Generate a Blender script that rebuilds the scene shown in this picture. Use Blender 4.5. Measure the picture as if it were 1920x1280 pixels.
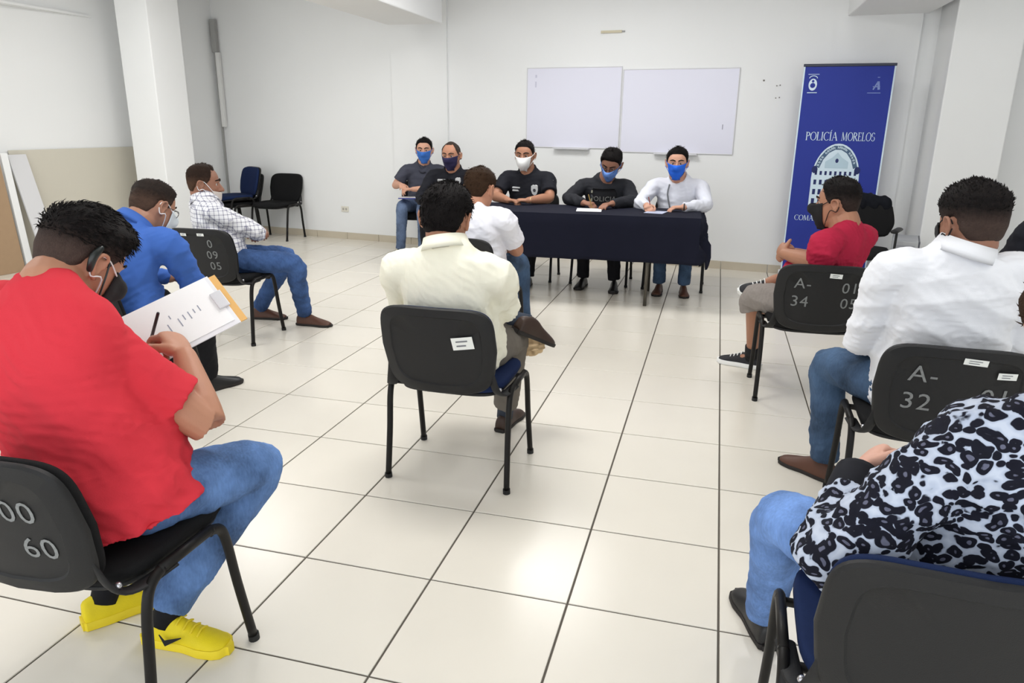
import bpy, bmesh, math, random
import numpy as np
from mathutils import Vector as V3, Matrix, Euler

for o in list(bpy.data.objects):
    bpy.data.objects.remove(o, do_unlink=True)
SC = bpy.context.scene
COL = SC.collection
PI = math.pi
random.seed(7)

# ------------------------------------------------------------------ camera
cam_d = bpy.data.cameras.new('camera')
cam_d.sensor_width = 36.0
cam_d.lens = 1376.05 / 1920 * 36.0
cam_d.clip_start = 0.05
cam = bpy.data.objects.new('camera', cam_d)
COL.objects.link(cam)
def _cam_rot(a, b, c):
    yaw = Matrix.Rotation(a, 3, 'Z')
    pit = Matrix(((1, 0, 0), (0, math.cos(b), math.sin(b)), (0, -math.sin(b), math.cos(b))))
    rol = Matrix(((math.cos(c), 0, math.sin(c)), (0, 1, 0), (-math.sin(c), 0, math.cos(c))))
    return yaw @ pit @ rol
_M = _cam_rot(0.263778, 0.289925, -0.011495)
_r, _f, _u = _M.col[0], _M.col[1], _M.col[2]
cam.matrix_world = Matrix(((_r[0], _u[0], -_f[0], -0.12376), (_r[1], _u[1], -_f[1], -3.41105),
                           (_r[2], _u[2], -_f[2], 1.48076), (0, 0, 0, 1)))
SC.camera = cam

# ------------------------------------------------------------------ world and light
w = bpy.data.worlds.new('world'); SC.world = w; w.use_nodes = True
bg = w.node_tree.nodes['Background']
bg.inputs[0].default_value = (0.93, 0.97, 1.0, 1); bg.inputs[1].default_value = 1.65
def area(name, loc, size, power, col=(1, 0.992, 0.98), rot=(0, 0, 0)):
    l = bpy.data.lights.new(name, 'AREA'); l.shape = 'RECTANGLE'; l.size, l.size_y = size
    l.energy = power; l.color = col
    o = bpy.data.objects.new(name, l); o.location = loc; o.rotation_euler = rot; COL.objects.link(o)
for i, (x, y) in enumerate(((-4.6, 2.6), (-1.6, 2.9), (1.2, 2.2), (-4.6, -0.6), (-1.4, -0.4), (1.4, -0.8))):
    area('ceiling_lamp', (x, y, 2.93), (1.3, 0.7), 34 if x > -4 else 27)
SC.view_settings.view_transform = 'Standard'
SC.view_settings.look = 'None'
SC.view_settings.gamma = 1.0
SC.view_settings.use_curve_mapping = False
SC.view_settings.exposure = 0.34

# ------------------------------------------------------------------ helpers
def lin(c):
    return tuple((x / 12.92 if x <= 0.04045 else ((x + 0.055) / 1.055) ** 2.4) for x in (v / 255 for v in c)) + (1,)

MATS = {}
def mat(name, col, rough=0.6, spec=0.4, noise=0.0, nscale=30.0, bump=0.0, bscale=120.0, metal=0.0, sheen=0.0):
    if name in MATS: return MATS[name]
    m = bpy.data.materials.new(name); m.use_nodes = True; nt = m.node_tree
    b = nt.nodes['Principled BSDF']
    b.inputs['Base Color'].default_value = lin(col)
    b.inputs['Roughness'].default_value = rough
    b.inputs['Specular IOR Level'].default_value = spec
    b.inputs['Metallic'].default_value = metal
    if sheen: b.inputs['Sheen Weight'].default_value = sheen
    tc = nt.nodes.new('ShaderNodeTexCoord')
    if noise:
        n = nt.nodes.new('ShaderNodeTexNoise'); n.inputs['Scale'].default_value = nscale; n.inputs['Detail'].default_value = 4
        nt.links.new(tc.outputs['Object'], n.inputs['Vector'])
        r = nt.nodes.new('ShaderNodeMapRange'); r.inputs[3].default_value = 1 - noise; r.inputs[4].default_value = 1 + noise
        nt.links.new(n.outputs['Fac'], r.inputs[0])
        mx = nt.nodes.new('ShaderNodeMix'); mx.data_type = 'RGBA'; mx.blend_type = 'MULTIPLY'; mx.inputs[0].default_value = 1
        mx.inputs[6].default_value = lin(col); nt.links.new(r.outputs[0], mx.inputs[7])
        nt.links.new(mx.outputs[2], b.inputs['Base Color'])
    if bump:
        n = nt.nodes.new('ShaderNodeTexNoise'); n.inputs['Scale'].default_value = bscale; n.inputs['Detail'].default_value = 3
        nt.links.new(tc.outputs['Object'], n.inputs['Vector'])
        bp = nt.nodes.new('ShaderNodeBump'); bp.inputs['Strength'].default_value = bump; bp.inputs['Distance'].default_value = 0.004
        nt.links.new(n.outputs['Fac'], bp.inputs['Height']); nt.links.new(bp.outputs[0], b.inputs['Normal'])
    MATS[name] = m
    return m

def plaid_mat():
    m = mat('plaid_cotton', (233, 234, 238), 0.8, 0.2); nt = m.node_tree; b = nt.nodes['Principled BSDF']
    tc = nt.nodes.new('ShaderNodeTexCoord')
    mp = nt.nodes.new('ShaderNodeMapping'); mp.inputs['Rotation'].default_value = (0, 0, math.radians(40))
    nt.links.new(tc.outputs['Object'], mp.inputs[0])
    sp = nt.nodes.new('ShaderNodeSeparateXYZ'); nt.links.new(mp.outputs[0], sp.inputs[0])
    def lines(sock, period, width):
        a = nt.nodes.new('ShaderNodeMath'); a.operation = 'PINGPONG'; a.inputs[1].default_value = period / 2; nt.links.new(sock, a.inputs[0])
        c = nt.nodes.new('ShaderNodeMath'); c.operation = 'LESS_THAN'; c.inputs[1].default_value = width; nt.links.new(a.outputs[0], c.inputs[0])
        return c.outputs[0]
    s = None
    for sock in (sp.outputs[0], sp.outputs[1], sp.outputs[2]):
        l = lines(sock, 0.028, 0.003)
        if s is None: s = l
        else:
            ad = nt.nodes.new('ShaderNodeMath'); ad.operation = 'ADD'; nt.links.new(s, ad.inputs[0]); nt.links.new(l, ad.inputs[1]); s = ad.outputs[0]
    mu = nt.nodes.new('ShaderNodeMath'); mu.operation = 'MULTIPLY'; mu.inputs[1].default_value = 0.5; mu.use_clamp = True; nt.links.new(s, mu.inputs[0])
    mx = nt.nodes.new('ShaderNodeMix'); mx.data_type = 'RGBA'; nt.links.new(mu.outputs[0], mx.inputs[0])
    mx.inputs[6].default_value = lin((238, 238, 242)); mx.inputs[7].default_value = lin((128, 128, 150))
    nt.links.new(mx.outputs[2], b.inputs['Base Color'])
    return m

def leopard_mat():
    m = mat('leopard_print', (205, 212, 226), 0.85, 0.2); nt = m.node_tree; b = nt.nodes['Principled BSDF']
    tc = nt.nodes.new('ShaderNodeTexCoord')
    n0 = nt.nodes.new('ShaderNodeTexNoise'); n0.inputs['Scale'].default_value = 16; nt.links.new(tc.outputs['Object'], n0.inputs['Vector'])
    dm = nt.nodes.new('ShaderNodeVectorMath'); dm.operation = 'MULTIPLY_ADD'; dm.inputs[1].default_value = (0.055,) * 3
    nt.links.new(n0.outputs['Color'], dm.inputs[0]); nt.links.new(tc.outputs['Object'], dm.inputs[2])
    mp = nt.nodes.new('ShaderNodeMapping'); mp.inputs['Scale'].default_value = (1.0, 1.0, 1.35); nt.links.new(dm.outputs[0], mp.inputs[0])
    v = nt.nodes.new('ShaderNodeTexVoronoi'); v.inputs['Scale'].default_value = 41; v.inputs['Randomness'].default_value = 0.85
    nt.links.new(mp.outputs[0], v.inputs['Vector'])
    n1 = nt.nodes.new('ShaderNodeTexNoise'); n1.inputs['Scale'].default_value = 45; nt.links.new(tc.outputs['Object'], n1.inputs['Vector'])
    ad = nt.nodes.new('ShaderNodeMath'); ad.operation = 'MULTIPLY_ADD'; ad.inputs[1].default_value = 0.30; nt.links.new(n1.outputs['Fac'], ad.inputs[0]); nt.links.new(v.outputs['Distance'], ad.inputs[2])
    cr = nt.nodes.new('ShaderNodeValToRGB'); e = cr.color_ramp.elements
    cr.color_ramp.interpolation = 'LINEAR'
    e[0].position = 0.0; e[0].color = lin((92, 94, 112)); e[1].position = 0.33; e[1].color = lin((100, 102, 122))
    for p, c in ((0.38, (20, 21, 32)), (0.71, (22, 23, 36)), (0.76, (176, 186, 206)), (1.0, (196, 204, 220))):
        q = e.new(p); q.color = lin(c)
    nt.links.new(ad.outputs[0], cr.inputs[0]); nt.links.new(cr.outputs[0], b.inputs['Base Color'])
    return m

def denim(name, col):
    m = mat(name, col, 0.85, 0.2, bump=0.3, bscale=420); nt = m.node_tree; b = nt.nodes['Principled BSDF']
    tc = nt.nodes.new('ShaderNodeTexCoord')
    n1 = nt.nodes.new('ShaderNodeTexNoise'); n1.inputs['Scale'].default_value = 7; n1.inputs['Detail'].default_value = 5; nt.links.new(tc.outputs['Object'], n1.inputs['Vector'])
    mp = nt.nodes.new('ShaderNodeMapping'); mp.inputs['Scale'].default_value = (1, 1, .25); nt.links.new(tc.outputs['Object'], mp.inputs[0])
    n2 = nt.nodes.new('ShaderNodeTexNoise'); n2.inputs['Scale'].default_value = 160; n2.inputs['Detail'].default_value = 2; nt.links.new(mp.outputs[0], n2.inputs['Vector'])
    a = nt.nodes.new('ShaderNodeMath'); a.operation = 'MULTIPLY_ADD'; a.inputs[1].default_value = .22; nt.links.new(n2.outputs['Fac'], a.inputs[0]); nt.links.new(n1.outputs['Fac'], a.inputs[2])
    r = nt.nodes.new('ShaderNodeMapRange'); r.inputs[1].default_value = .40; r.inputs[2].default_value = .85; nt.links.new(a.outputs[0], r.inputs[0])
    mx = nt.nodes.new('ShaderNodeMix'); mx.data_type = 'RGBA'; nt.links.new(r.outputs[0], mx.inputs[0])
    mx.inputs[6].default_value = lin(tuple(v * .72 for v in col)); mx.inputs[7].default_value = lin(tuple(min(255, v * 1.22 + 8) for v in col)); nt.links.new(mx.outputs[2], b.inputs['Base Color'])
    return m

def hair_mat(name, col, fade=None):
    if name in MATS: return MATS[name]
    m = mat(name, col, 0.7, 0.12, bump=0.8, bscale=260); nt = m.node_tree; b = nt.nodes['Principled BSDF']
    if fade:
        at = nt.nodes.new('ShaderNodeAttribute'); at.attribute_name = 'fade'
        tc = nt.nodes.new('ShaderNodeTexCoord')
        n = nt.nodes.new('ShaderNodeTexNoise'); n.inputs['Scale'].default_value = 90; nt.links.new(tc.outputs['Object'], n.inputs['Vector'])
        md = nt.nodes.new('ShaderNodeMath'); md.operation = 'MULTIPLY_ADD'; md.inputs[1].default_value = 0.5; nt.links.new(n.outputs['Fac'], md.inputs[0])
        sb = nt.nodes.new('ShaderNodeMath'); sb.operation = 'SUBTRACT'; sb.inputs[1].default_value = 0.25; nt.links.new(at.outputs['Fac'], sb.inputs[0])
        nt.links.new(sb.outputs[0], md.inputs[2]); md.use_clamp = True
        mx = nt.nodes.new('ShaderNodeMix'); mx.data_type = 'RGBA'; nt.links.new(md.outputs[0], mx.inputs[0])
        mx.inputs[6].default_value = lin(col); mx.inputs[7].default_value = lin(fade); nt.links.new(mx.outputs[2], b.inputs['Base Color'])
    return m

def tag(o, label=None, cat=None, group=None, kind=None):
    if label: o['label'] = label
    if cat: o['category'] = cat
    if group: o['group'] = group
    if kind: o['kind'] = kind
    return o

def empty(name, loc, rz=0.0, label=None, cat=None, group=None):
    o = bpy.data.objects.new(name, None); o.empty_display_size = 0.1
    o.location = loc; o.rotation_euler = (0, 0, rz); COL.objects.link(o)
    return tag(o, label, cat, group)

class MB:
    """collects closed shapes, builds ONE mesh object"""
    def __init__(s): s.v = []; s.f = []
    def add(s, vs, fs):
        k = len(s.v); s.v += [tuple(p) for p in vs]; s.f += [tuple(i + k for i in f) for f in fs]; return s
    def box(s, lo, hi, M=None):
        x0, y0, z0 = lo; x1, y1, z1 = hi
        vs = [V3(p) for p in ((x0, y0, z0), (x1, y0, z0), (x1, y1, z0), (x0, y1, z0), (x0, y0, z1), (x1, y0, z1), (x1, y1, z1), (x0, y1, z1))]
        if M is not None: vs = [M @ p for p in vs]
        return s.add(vs, ((3, 2, 1, 0), (4, 5, 6, 7), (0, 1, 5, 4), (1, 2, 6, 5), (2, 3, 7, 6), (3, 0, 4, 7)))
    def rings(s, rs, cap0=True, cap1=True):
        n = len(rs[0]); vs = [p for r in rs for p in r]; fs = []
        for i in range(len(rs) - 1):
            for j in range(n):
                a = i * n + j; b = i * n + (j + 1) % n
                fs.append((a, b, b + n, a + n))
        if cap0: fs.append(tuple(reversed(range(n))))
        if cap1: fs.append(tuple(range((len(rs) - 1) * n, len(rs) * n)))
        return s.add(vs, fs)
    def tube(s, pts, rad, n=14, side=None, cap0='round', cap1='round', sub=1):
        pts = [V3(p) for p in pts]; rad = [(r, r) if not isinstance(r, (tuple, list)) else r for r in rad]
        if sub > 1: pts, rad = spline(pts, rad, sub)
        m = len(pts); T = []
        for i in range(m):
            t = pts[min(i + 1, m - 1)] - pts[max(i - 1, 0)]; T.append(t.normalized())
        if side is None:
            side = V3((0, 0, 1)).cross(T[0])
            if side.length < 0.1: side = V3((1, 0, 0))
        side = V3(side)
        rs = []
        def ring(p, t, sd, a, b):
            u = (sd - t * sd.dot(t)).normalized(); w_ = t.cross(u)
            return [p + u * (a * math.cos(2 * PI * k / n)) + w_ * (b * math.sin(2 * PI * k / n)) for k in range(n)], u
        sides = []
        sd = side
        for i in range(m):
            r, sd = ring(pts[i], T[i], sd, *rad[i]); rs.append(r); sides.append(sd)
        def cap(i, sgn):
            out = []
            a, b = rad[i]; h = min(a, b)
            for q in (30, 58, 78):
                c, sn = math.cos(math.radians(q)), math.sin(math.radians(q))
                out.append(ring(pts[i] + T[i] * (sgn * h * sn), T[i], sides[i], a * c, b * c)[0])
            return out
        if cap0 == 'round': rs = list(reversed(cap(0, -1))) + rs
        if cap1 == 'round': rs = rs + cap(m - 1, 1)
        return s.rings(rs)
    def ball(s, c, r, M=None, n=16, m=10):
        if not isinstance(r, (tuple, list)): r = (r, r, r)
        rs = []
        for i in range(1, m):
            t = PI * i / m - PI / 2
            rs.append([(r[0] * math.cos(t) * math.cos(2 * PI * j / n), r[1] * math.cos(t) * math.sin(2 * PI * j / n), r[2] * math.sin(t)) for j in range(n)])
        c = V3(c)
        rs = [[c + (M @ V3(p) if M is not None else V3(p)) for p in q] for q in rs]
        return s.rings(rs)
    def mesh(s, name, off=(0, 0, 0)):
        me = bpy.data.meshes.new(name)
        me.from_pydata([(p[0] - off[0], p[1] - off[1], p[2] - off[2]) for p in s.v], [], s.f)
        me.update(); return me
    def build(s, name, m, parent=None, smooth=False, bevel=0, off=(0, 0, 0), label=None, seg=2, angle=None):
        return link(name, s.mesh(name, off), m, parent, smooth, bevel, label, seg, angle)

def link(name, me, m, parent=None, smooth=False, bevel=0, label=None, seg=2, angle=None):
    ob = bpy.data.objects.new(name, me); COL.objects.link(ob)
    if m is not None and not me.materials: me.materials.append(m)
    if smooth:
        me.polygons.foreach_set('use_smooth', [True] * len(me.polygons))
        if angle:
            try: me.set_sharp_from_angle(angle=angle)
            except Exception: pass
    if bevel:
        b = ob.modifiers.new('bevel', 'BEVEL'); b.width = bevel; b.segments = seg; b.limit_method = 'ANGLE'; b.angle_limit = 0.6
    if parent is not None: ob.parent = parent
    if label: ob['label'] = label
    return ob

def spline(pts, rad, sub):
    P, R_ = [], []
    m = len(pts)
    for i in range(m - 1):
        p0, p1, p2, p3 = pts[max(i - 1, 0)], pts[i], pts[i + 1], pts[min(i + 2, m - 1)]
        q = [rad[max(i - 1, 0)], rad[i], rad[i + 1], rad[min(i + 2, m - 1)]]
        for k in range(sub):
            t = k / sub
            c = (-.5 * t + t * t - .5 * t ** 3, 1 - 2.5 * t * t + 1.5 * t ** 3, .5 * t + 2 * t * t - 1.5 * t ** 3, -.5 * t * t + .5 * t ** 3)
            P.append(p0 * c[0] + p1 * c[1] + p2 * c[2] + p3 * c[3])
            R_.append(tuple(max(0.002, sum(c[j] * q[j][a] for j in range(4))) for a in range(len(q[0]))))
    P.append(pts[-1]); R_.append(tuple(rad[-1]))
    return P, R_

def copy_tree(o, parent=None):
    c = o.copy(); COL.objects.link(c); c.parent = parent
    for ch in list(o.children): copy_tree(ch, c)
    return c

def remesh(mb, name, voxel, smooth, off):
    me = mb.mesh('tmp', off)
    ob = bpy.data.objects.new('tmp', me); COL.objects.link(ob)
    r = ob.modifiers.new('r', 'REMESH'); r.mode = 'VOXEL'; r.voxel_size = voxel; r.use_smooth_shade = True
    if smooth:
        s = ob.modifiers.new('s', 'SMOOTH'); s.factor = 0.5; s.iterations = smooth
    dg = bpy.context.evaluated_depsgraph_get()
    out = bpy.data.meshes.new_from_object(ob.evaluated_get(dg)); out.name = name
    bpy.data.objects.remove(ob, do_unlink=True); bpy.data.meshes.remove(me)
    return out

def get_co(me):
    a = np.empty(len(me.vertices) * 3); me.vertices.foreach_get('co', a); return a.reshape(-1, 3)
def get_no(me):
    a = np.empty(len(me.vertices) * 3); me.vertex_normals.foreach_get('vector', a); return a.reshape(-1, 3)
def set_co(me, a):
    me.vertices.foreach_set('co', a.ravel()); me.update()

def folds(me, amp, freq, seed, squash=(1, 1, 1), weight=None):
    """cloth creases: ridged warped waves pushed along the normals"""
    rng = np.random.RandomState(seed); p = get_co(me) * np.array(squash); n = get_no(me); d = np.zeros(len(p))
    for k in range(5):
        v = rng.normal(size=3); v /= np.linalg.norm(v); u = rng.normal(size=3); u /= np.linalg.norm(u)
        f = freq * rng.uniform(.6, 1.6); ph = rng.uniform(0, 6.28)
        x = p @ v * f + 1.6 * np.sin(p @ u * f * .45 + ph) + ph
        m = .5 + .5 * np.sin(p @ u * f * .3 + 2 * ph)
        d += (1 - np.abs(np.sin(x)) * 2) * m * rng.uniform(.5, 1)
    d *= amp / 2.2
    if weight is not None: d *= weight(get_co(me))
    set_co(me, get_co(me) + n * d[:, None])

# ------------------------------------------------------------------ the room
M_wall = mat('wall_paint', (238, 239, 239), 0.75, 0.25, noise=0.012, nscale=2.0, bump=0.06, bscale=60)
M_tile = mat('floor_tile', (226, 220, 208), 0.24, 0.45, noise=0.02, nscale=5)
M_grout = mat('grout', (92, 86, 78), 0.9)
M_base = mat('skirting_tile', (199, 189, 170), 0.4, 0.4, noise=0.04, nscale=9)
T = 0.47
# tile random tint
nt = M_tile.node_tree
oi = nt.nodes.new('ShaderNodeObjectInfo'); mr = nt.nodes.new('ShaderNodeMapRange'); mr.inputs[3].default_value = 0.965; mr.inputs[4].default_value = 1.02
nt.links.new(oi.outputs['Random'], mr.inputs[0])
mm = nt.nodes.new('ShaderNodeMix'); mm.data_type = 'RGBA'; mm.blend_type = 'MULTIPLY'; mm.inputs[0].default_value = 1
bs = nt.nodes['Principled BSDF']; src = bs.inputs['Base Color'].links[0].from_socket
nt.links.new(src, mm.inputs[6]); nt.links.new(mr.outputs[0], mm.inputs[7]); nt.links.new(mm.outputs[2], bs.inputs['Base Color'])

WA, WB = V3((-6.62, 5.50, 0)), V3((4.2, 4.17, 0))      # foot of the back wall
wdir = (WB - WA).normalized(); wnor = V3((wdir.y, -wdir.x, 0))    # wnor points into the room
def wall_pt(x, z, out=0.0):
    t = (x - WA.x) / wdir.x
    p = WA + wdir * t + wnor * out; return V3((p.x, p.y, z))
floor = MB().box((-8.2, -5.2, -0.12), (5.2, 6.2, -0.004)).build('floor', M_grout); tag(floor, 'cream square ceramic tile floor with dark grout lines', None, kind='structure')
# tiles: the ones the camera sees largest are parts, the rest one mesh
g = 0.0035
tb = bmesh.new()
h = T / 2 - g
tvs = [(-h, -h, -.01), (h, -h, -.01), (h, h, -.01), (-h, h, -.01), (-h, -h, -.0016), (h, -h, -.0016), (h, h, -.0016), (-h, h, -.0016)]
k = h - .0016
tvs += [(-k, -k, 0), (k, -k, 0), (k, k, 0), (-k, k, 0)]
tfs = [(0, 1, 5, 4), (1, 2, 6, 5), (2, 3, 7, 6), (3, 0, 4, 7), (4, 5, 9, 8), (5, 6, 10, 9), (6, 7, 11, 10), (7, 4, 8, 11), (8, 9, 10, 11)]
tile_me = bpy.data.meshes.new('tile'); tile_me.from_pydata(tvs, [], tfs); tile_me.materials.append(M_tile)
camp = V3(cam.matrix_world.translation); Mi = cam.matrix_world.inverted()
cells = []
rest = MB()
for i in range(-17, 11):
    for j in range(-11, 13):
        c = V3(((i + .5) * T, (j + .5) * T, 0))
        x_wall = WA.y + (c.x - WA.x) / wdir.x * wdir.y
        if c.y - T / 2 > x_wall: continue
        q = Mi @ c; vis = False
        if q.z < -0.25:
            u, v_ = 1376 * q.x / -q.z, 1376 * q.y / -q.z
            m_ = 300 / -q.z
            vis = abs(u) < 960 + m_ and abs(v_) < 640 + m_
        cells.append((0 if vis else 1, q.length, c))
cells.sort(key=lambda e: (e[0], e[1]))
for n_, (out, d_, c) in enumerate(cells):
    if not out and n_ < 296:
        o = bpy.data.objects.new('floor_tile', tile_me); o.location = c; o.parent = floor; COL.objects.link(o)
    else:
        rest.add([(p[0] + c.x, p[1] + c.y, p[2]) for p in tvs], tfs)
ro = rest.build('floor_tiles_beyond', M_tile, floor); ro['kind'] = 'stuff'

def wall_slab(name, a, b, z0, z1, thick, m, label=None):
    a = V3(a); b = V3(b); d = (b - a).normalized(); nn = V3((-d.y, d.x, 0)) * thick
    mb = MB(); pts = [a, b, b + nn, a + nn]
    mb.add([V3((p.x, p.y, z0)) for p in pts] + [V3((p.x, p.y, z1)) for p in pts], ((3, 2, 1, 0), (4, 5, 6, 7), (0, 1, 5, 4), (1, 2, 6, 5), (2, 3, 7, 6), (3, 0, 4, 7)))
    o = mb.build(name, m); tag(o, label, None, kind='structure'); return o
wall_slab('wall_back', WA, WB, -0.05, 3.0, 0.2, M_wall, 'plain white back wall behind the table')
LA, LB = V3((-7.75, -5.0, 0)), WA
wall_slab('wall_left', LA, LB, -0.05, 3.0, 0.2, M_wall, 'white side wall on the left')
wall_slab('wall_right', (4.2, 4.17, 0), (4.2, -5.0, 0), -0.05, 3.0, 0.2, M_wall, 'white side wall out of sight on the right')
MB().box((-8.4, -5.2, 3.0), (5.2, 6.2, 3.15)).build('ceiling', M_wall)
tag(bpy.data.objects['ceiling'], 'white ceiling', None, kind='structure')
# skirting tiles on the back wall, joints in line with the floor
bb = empty('baseboard_back', wall_pt(0, 0)); tag(bb, 'beige ceramic skirting along the back wall', None, kind='structure')
i = -14
while i * T < 3.9:
    a, b = wall_pt(i * T + .003, 0), wall_pt((i + 1) * T - .003, 0)
    if a.x > WA.x:
        mb = MB(); pts = [a + wnor * .0, b + wnor * .0, b + wnor * .012, a + wnor * .012]
        pts = list(reversed(pts)); o0 = wall_pt(0, 0)
        mb.add([V3((p.x, p.y, 0.0)) for p in pts] + [V3((p.x, p.y, 0.085)) for p in pts], ((3, 2, 1, 0), (4, 5, 6, 7), (0, 1, 5, 4), (1, 2, 6, 5), (2, 3, 7, 6), (3, 0, 4, 7)))
        mb.build('skirting_tile', M_base, bb, off=o0)
    i += 1
# pilasters, beams and columns of the concrete frame
def wall_box(name, x0, x1, z0, z1, out, m, kind='structure', label=None):
    a, b = wall_pt(x0, 0), wall_pt(x1, 0); mb = MB()
    pts = [a + wnor * out, b + wnor * out, b, a]
    mb.add([V3((p.x, p.y, z0)) for p in pts] + [V3((p.x, p.y, z1)) for p in pts], ((3, 2, 1, 0), (4, 5, 6, 7), (0, 1, 5, 4), (1, 2, 6, 5), (2, 3, 7, 6), (3, 0, 4, 7)))
    o = mb.build(name, m); tag(o, label, None, kind=kind); return o
wall_box('trim_1', -3.95, -3.22, 0.086, 3.0, 0.03, M_wall, label='shallow white pilaster on the back wall left of the table')
wall_box('trim_2', 0.83, 1.55, 0.086, 3.0, 0.045, M_wall, label='shallow white pilaster behind the blue banner')
def beam(name, x0, x1, z, label):
    o = MB().box((x0, -5.0, z), (x1, 4.6, 3.0)).build(name, M_wall, bevel=.012); tag(o, label, None, kind='structure')
beam('trim_3', -3.74, -3.1, 2.485, 'white ceiling beam running from the back wall pilaster')
beam('trim_4', 0.92, 1.6, 2.46, 'white ceiling beam above the blue banner')
o = MB().box((-6.42, 3.62, 0), (-6.02, 4.12, 3.0)).build('trim_5', M_wall, bevel=.01); tag(o, 'square white column standing in the left corner', None, kind='structure')
o = MB().box((1.69, 3.95, 0), (2.22, 4.55, 3.0)).build('trim_6', M_wall, bevel=.01); tag(o, 'wide white column at the right by the banner', None, kind='structure')
o = MB().box((-7.72, -5, 2.515), (-6.80, 3.7, 2.535)).build('trim_7', M_wall); tag(o, 'white ledge high on the left wall', None, kind='structure')

# boards leaning on the left wall
M_beige = mat('beige_board', (207, 202, 188), 0.6, 0.3, noise=0.02, nscale=3)
M_brown = mat('brown_hardboard', (166, 139, 110), 0.6, 0.3, noise=0.05, nscale=20)
M_lgrey = mat('pale_grey_board', (214, 214, 216), 0.5, 0.3)
ldir = (LB - LA).normalized(); lnor = V3((ldir.y, -ldir.x, 0))
def lwall(y, out):
    t = (y - LA.y) / ldir.y; return LA + ldir * t + lnor * out
def lean_board(name, y0, y1, zt, foot, thick, m, label, cat='board', top=0.02):
    mb = MB(); rows = []
    for z, o_ in ((0.001, foot), (zt, top)):
        for t_ in (0, thick):
            rows.append([V3((*lwall(y, o_ + t_).xy, z)) for y in (y0, y1)])
    a, b, c, d = rows
    mb.add([a[0], a[1], b[1], b[0], c[0], c[1], d[1], d[0]], ((0, 1, 2, 3), (7, 6, 5, 4), (4, 5, 1, 0), (5, 6, 2, 1), (6, 7, 3, 2), (7, 4, 0, 3)))
    o = mb.build(name, m, bevel=.002); tag(o, label, cat); return o
lean_board('wall_panel', 2.52, 4.35, 1.16, 0.035, 0.012, M_beige, 'large beige panel standing against the left wall', top=.012)
lean_board('hardboard_sheet', 1.55, 2.33, 1.14, 0.22, 0.02, M_brown, 'brown hardboard sheet leaning at the left edge', top=.12)
lean_board('white_plank', 2.36, 2.43, 1.14, 0.20, 0.03, M_wall, 'narrow white plank leaning beside the brown board', top=.1)
lean_board('grey_plank', 2.47, 2.66, 1.12, 0.34, 0.02, M_lgrey, 'pale grey plank leaning in front of the beige panel', top=.05)

# conduit in the left back corner
M_pipe = mat('grey_conduit', (158, 158, 156), 0.5); M_pipew = mat('white_conduit', (226, 226, 224), 0.5)
r_ = empty('conduit', wall_pt(-6.55, 1.38, .05), label='grey and white vertical cable conduit in the left back corner', cat='conduit')
o0 = r_.location
MB().box((-.035, -.03, .93), (.035, .03, 1.33)).build('upper_duct', M_pipe, r_, bevel=.004)
MB().box((-.0, -.022, -.0), (.05, .03, .93)).build('lower_duct', M_pipew, r_, bevel=.004)
MB().box((-.014, -.026, -.9), (.0, .02, .93)).build('cable', M_pipe, r_, bevel=.003)
# small wall fittings
M_plast = mat('ivory_plastic', (222, 218, 206), 0.45)
def wall_item(name, x, z, w_, h_, d, m, label, cat, mount='wall'):
    r = empty(name, wall_pt(x, z, 0.0), math.atan2(wdir.y, wdir.x), label, cat); return r
r_ = wall_item('wall_outlet', -4.72, .385, .1, .06, .01, M_plast, 'small ivory socket plate low on the back wall', 'outlet')
MB().box((-.055, -.012, -.035), (.055, 0, .035)).build('plate', M_plast, r_, bevel=.003)
for s_ in (-.022, .022): MB().box((s_ - .012, -.014, -.014), (s_ + .012, -.011, .014)).build('socket', mat('socket_grey', (170, 166, 158), .5), r_)
r_ = wall_item('wall_bracket', -1.30, 2.40, 0, 0, 0, None, 'thin beige metal strip high on the back wall', 'bracket')
MB().box((-.125, -.02, -.012), (.10, 0, .012)).build('strip', mat('beige_metal', (205, 196, 170), .5), r_, bevel=.002)
MB().box((.10, -.012, -.008), (.13, 0, .008)).build('end_tab', M_pipe, r_)
for q, (x, z) in enumerate(((.245, 1.905), (.37, 1.855), (.40, 1.86), (.372, 1.74), (.405, 1.745))):
    r_ = empty('wall_plug', wall_pt(x, z, 0), math.atan2(wdir.y, wdir.x),
               ('dark screw hole nearest the whiteboard corner', 'left screw hole of the upper pair on the wall', 'right screw hole of the upper pair on the wall', 'left screw hole of the lower pair on the wall', 'right screw hole of the lower pair on the wall')[q], 'wall plug', 'screw holes beside the whiteboard')
    MB().tube([(0, .002, 0), (0, -.006, 0)], [.009 if q == 0 else .006] * 2, n=10, cap0='flat', cap1='flat').build('plug', mat('dark_plug', (120, 116, 110), .8), r_)

# whiteboards
M_wb = mat('whiteboard_enamel', (226, 226, 240), 0.25, 0.5); M_alu = mat('aluminium', (212, 212, 216), 0.45, 0.5)
def whiteboard(xa, xb, za, zb, label):
    a, b = wall_pt(xa, za, 0), wall_pt(xb, za, 0)
    L = (b - a).length; r = empty('whiteboard', a, math.atan2(wdir.y, wdir.x), label, 'whiteboard', 'whiteboards on the back wall'); H = zb - za
    MB().box((.006, -.009, .006), (L - .006, -.001, H - .006)).build('writing_surface', M_wb, r)
    for n_, lo, hi in (('frame_strip', (0, -.012, 0), (L, 0, .010)), ('frame_strip', (0, -.012, H - .010), (L, 0, H)), ('frame_strip', (0, -.012, .010), (.010, 0, H - .010)), ('frame_strip', (L - .010, -.012, .010), (L, 0, H - .010))):
        MB().box(lo, hi).build(n_, M_alu, r, bevel=.003)
    MB().box((L * .32, -.075, -.012), (L * .70, 0, .0)).build('marker_tray', M_alu, r, bevel=.003)
    return r
wbl = whiteboard(-2.245, -1.175, 1.215, 2.06, 'left whiteboard panel above the officer in the white mask')
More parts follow.
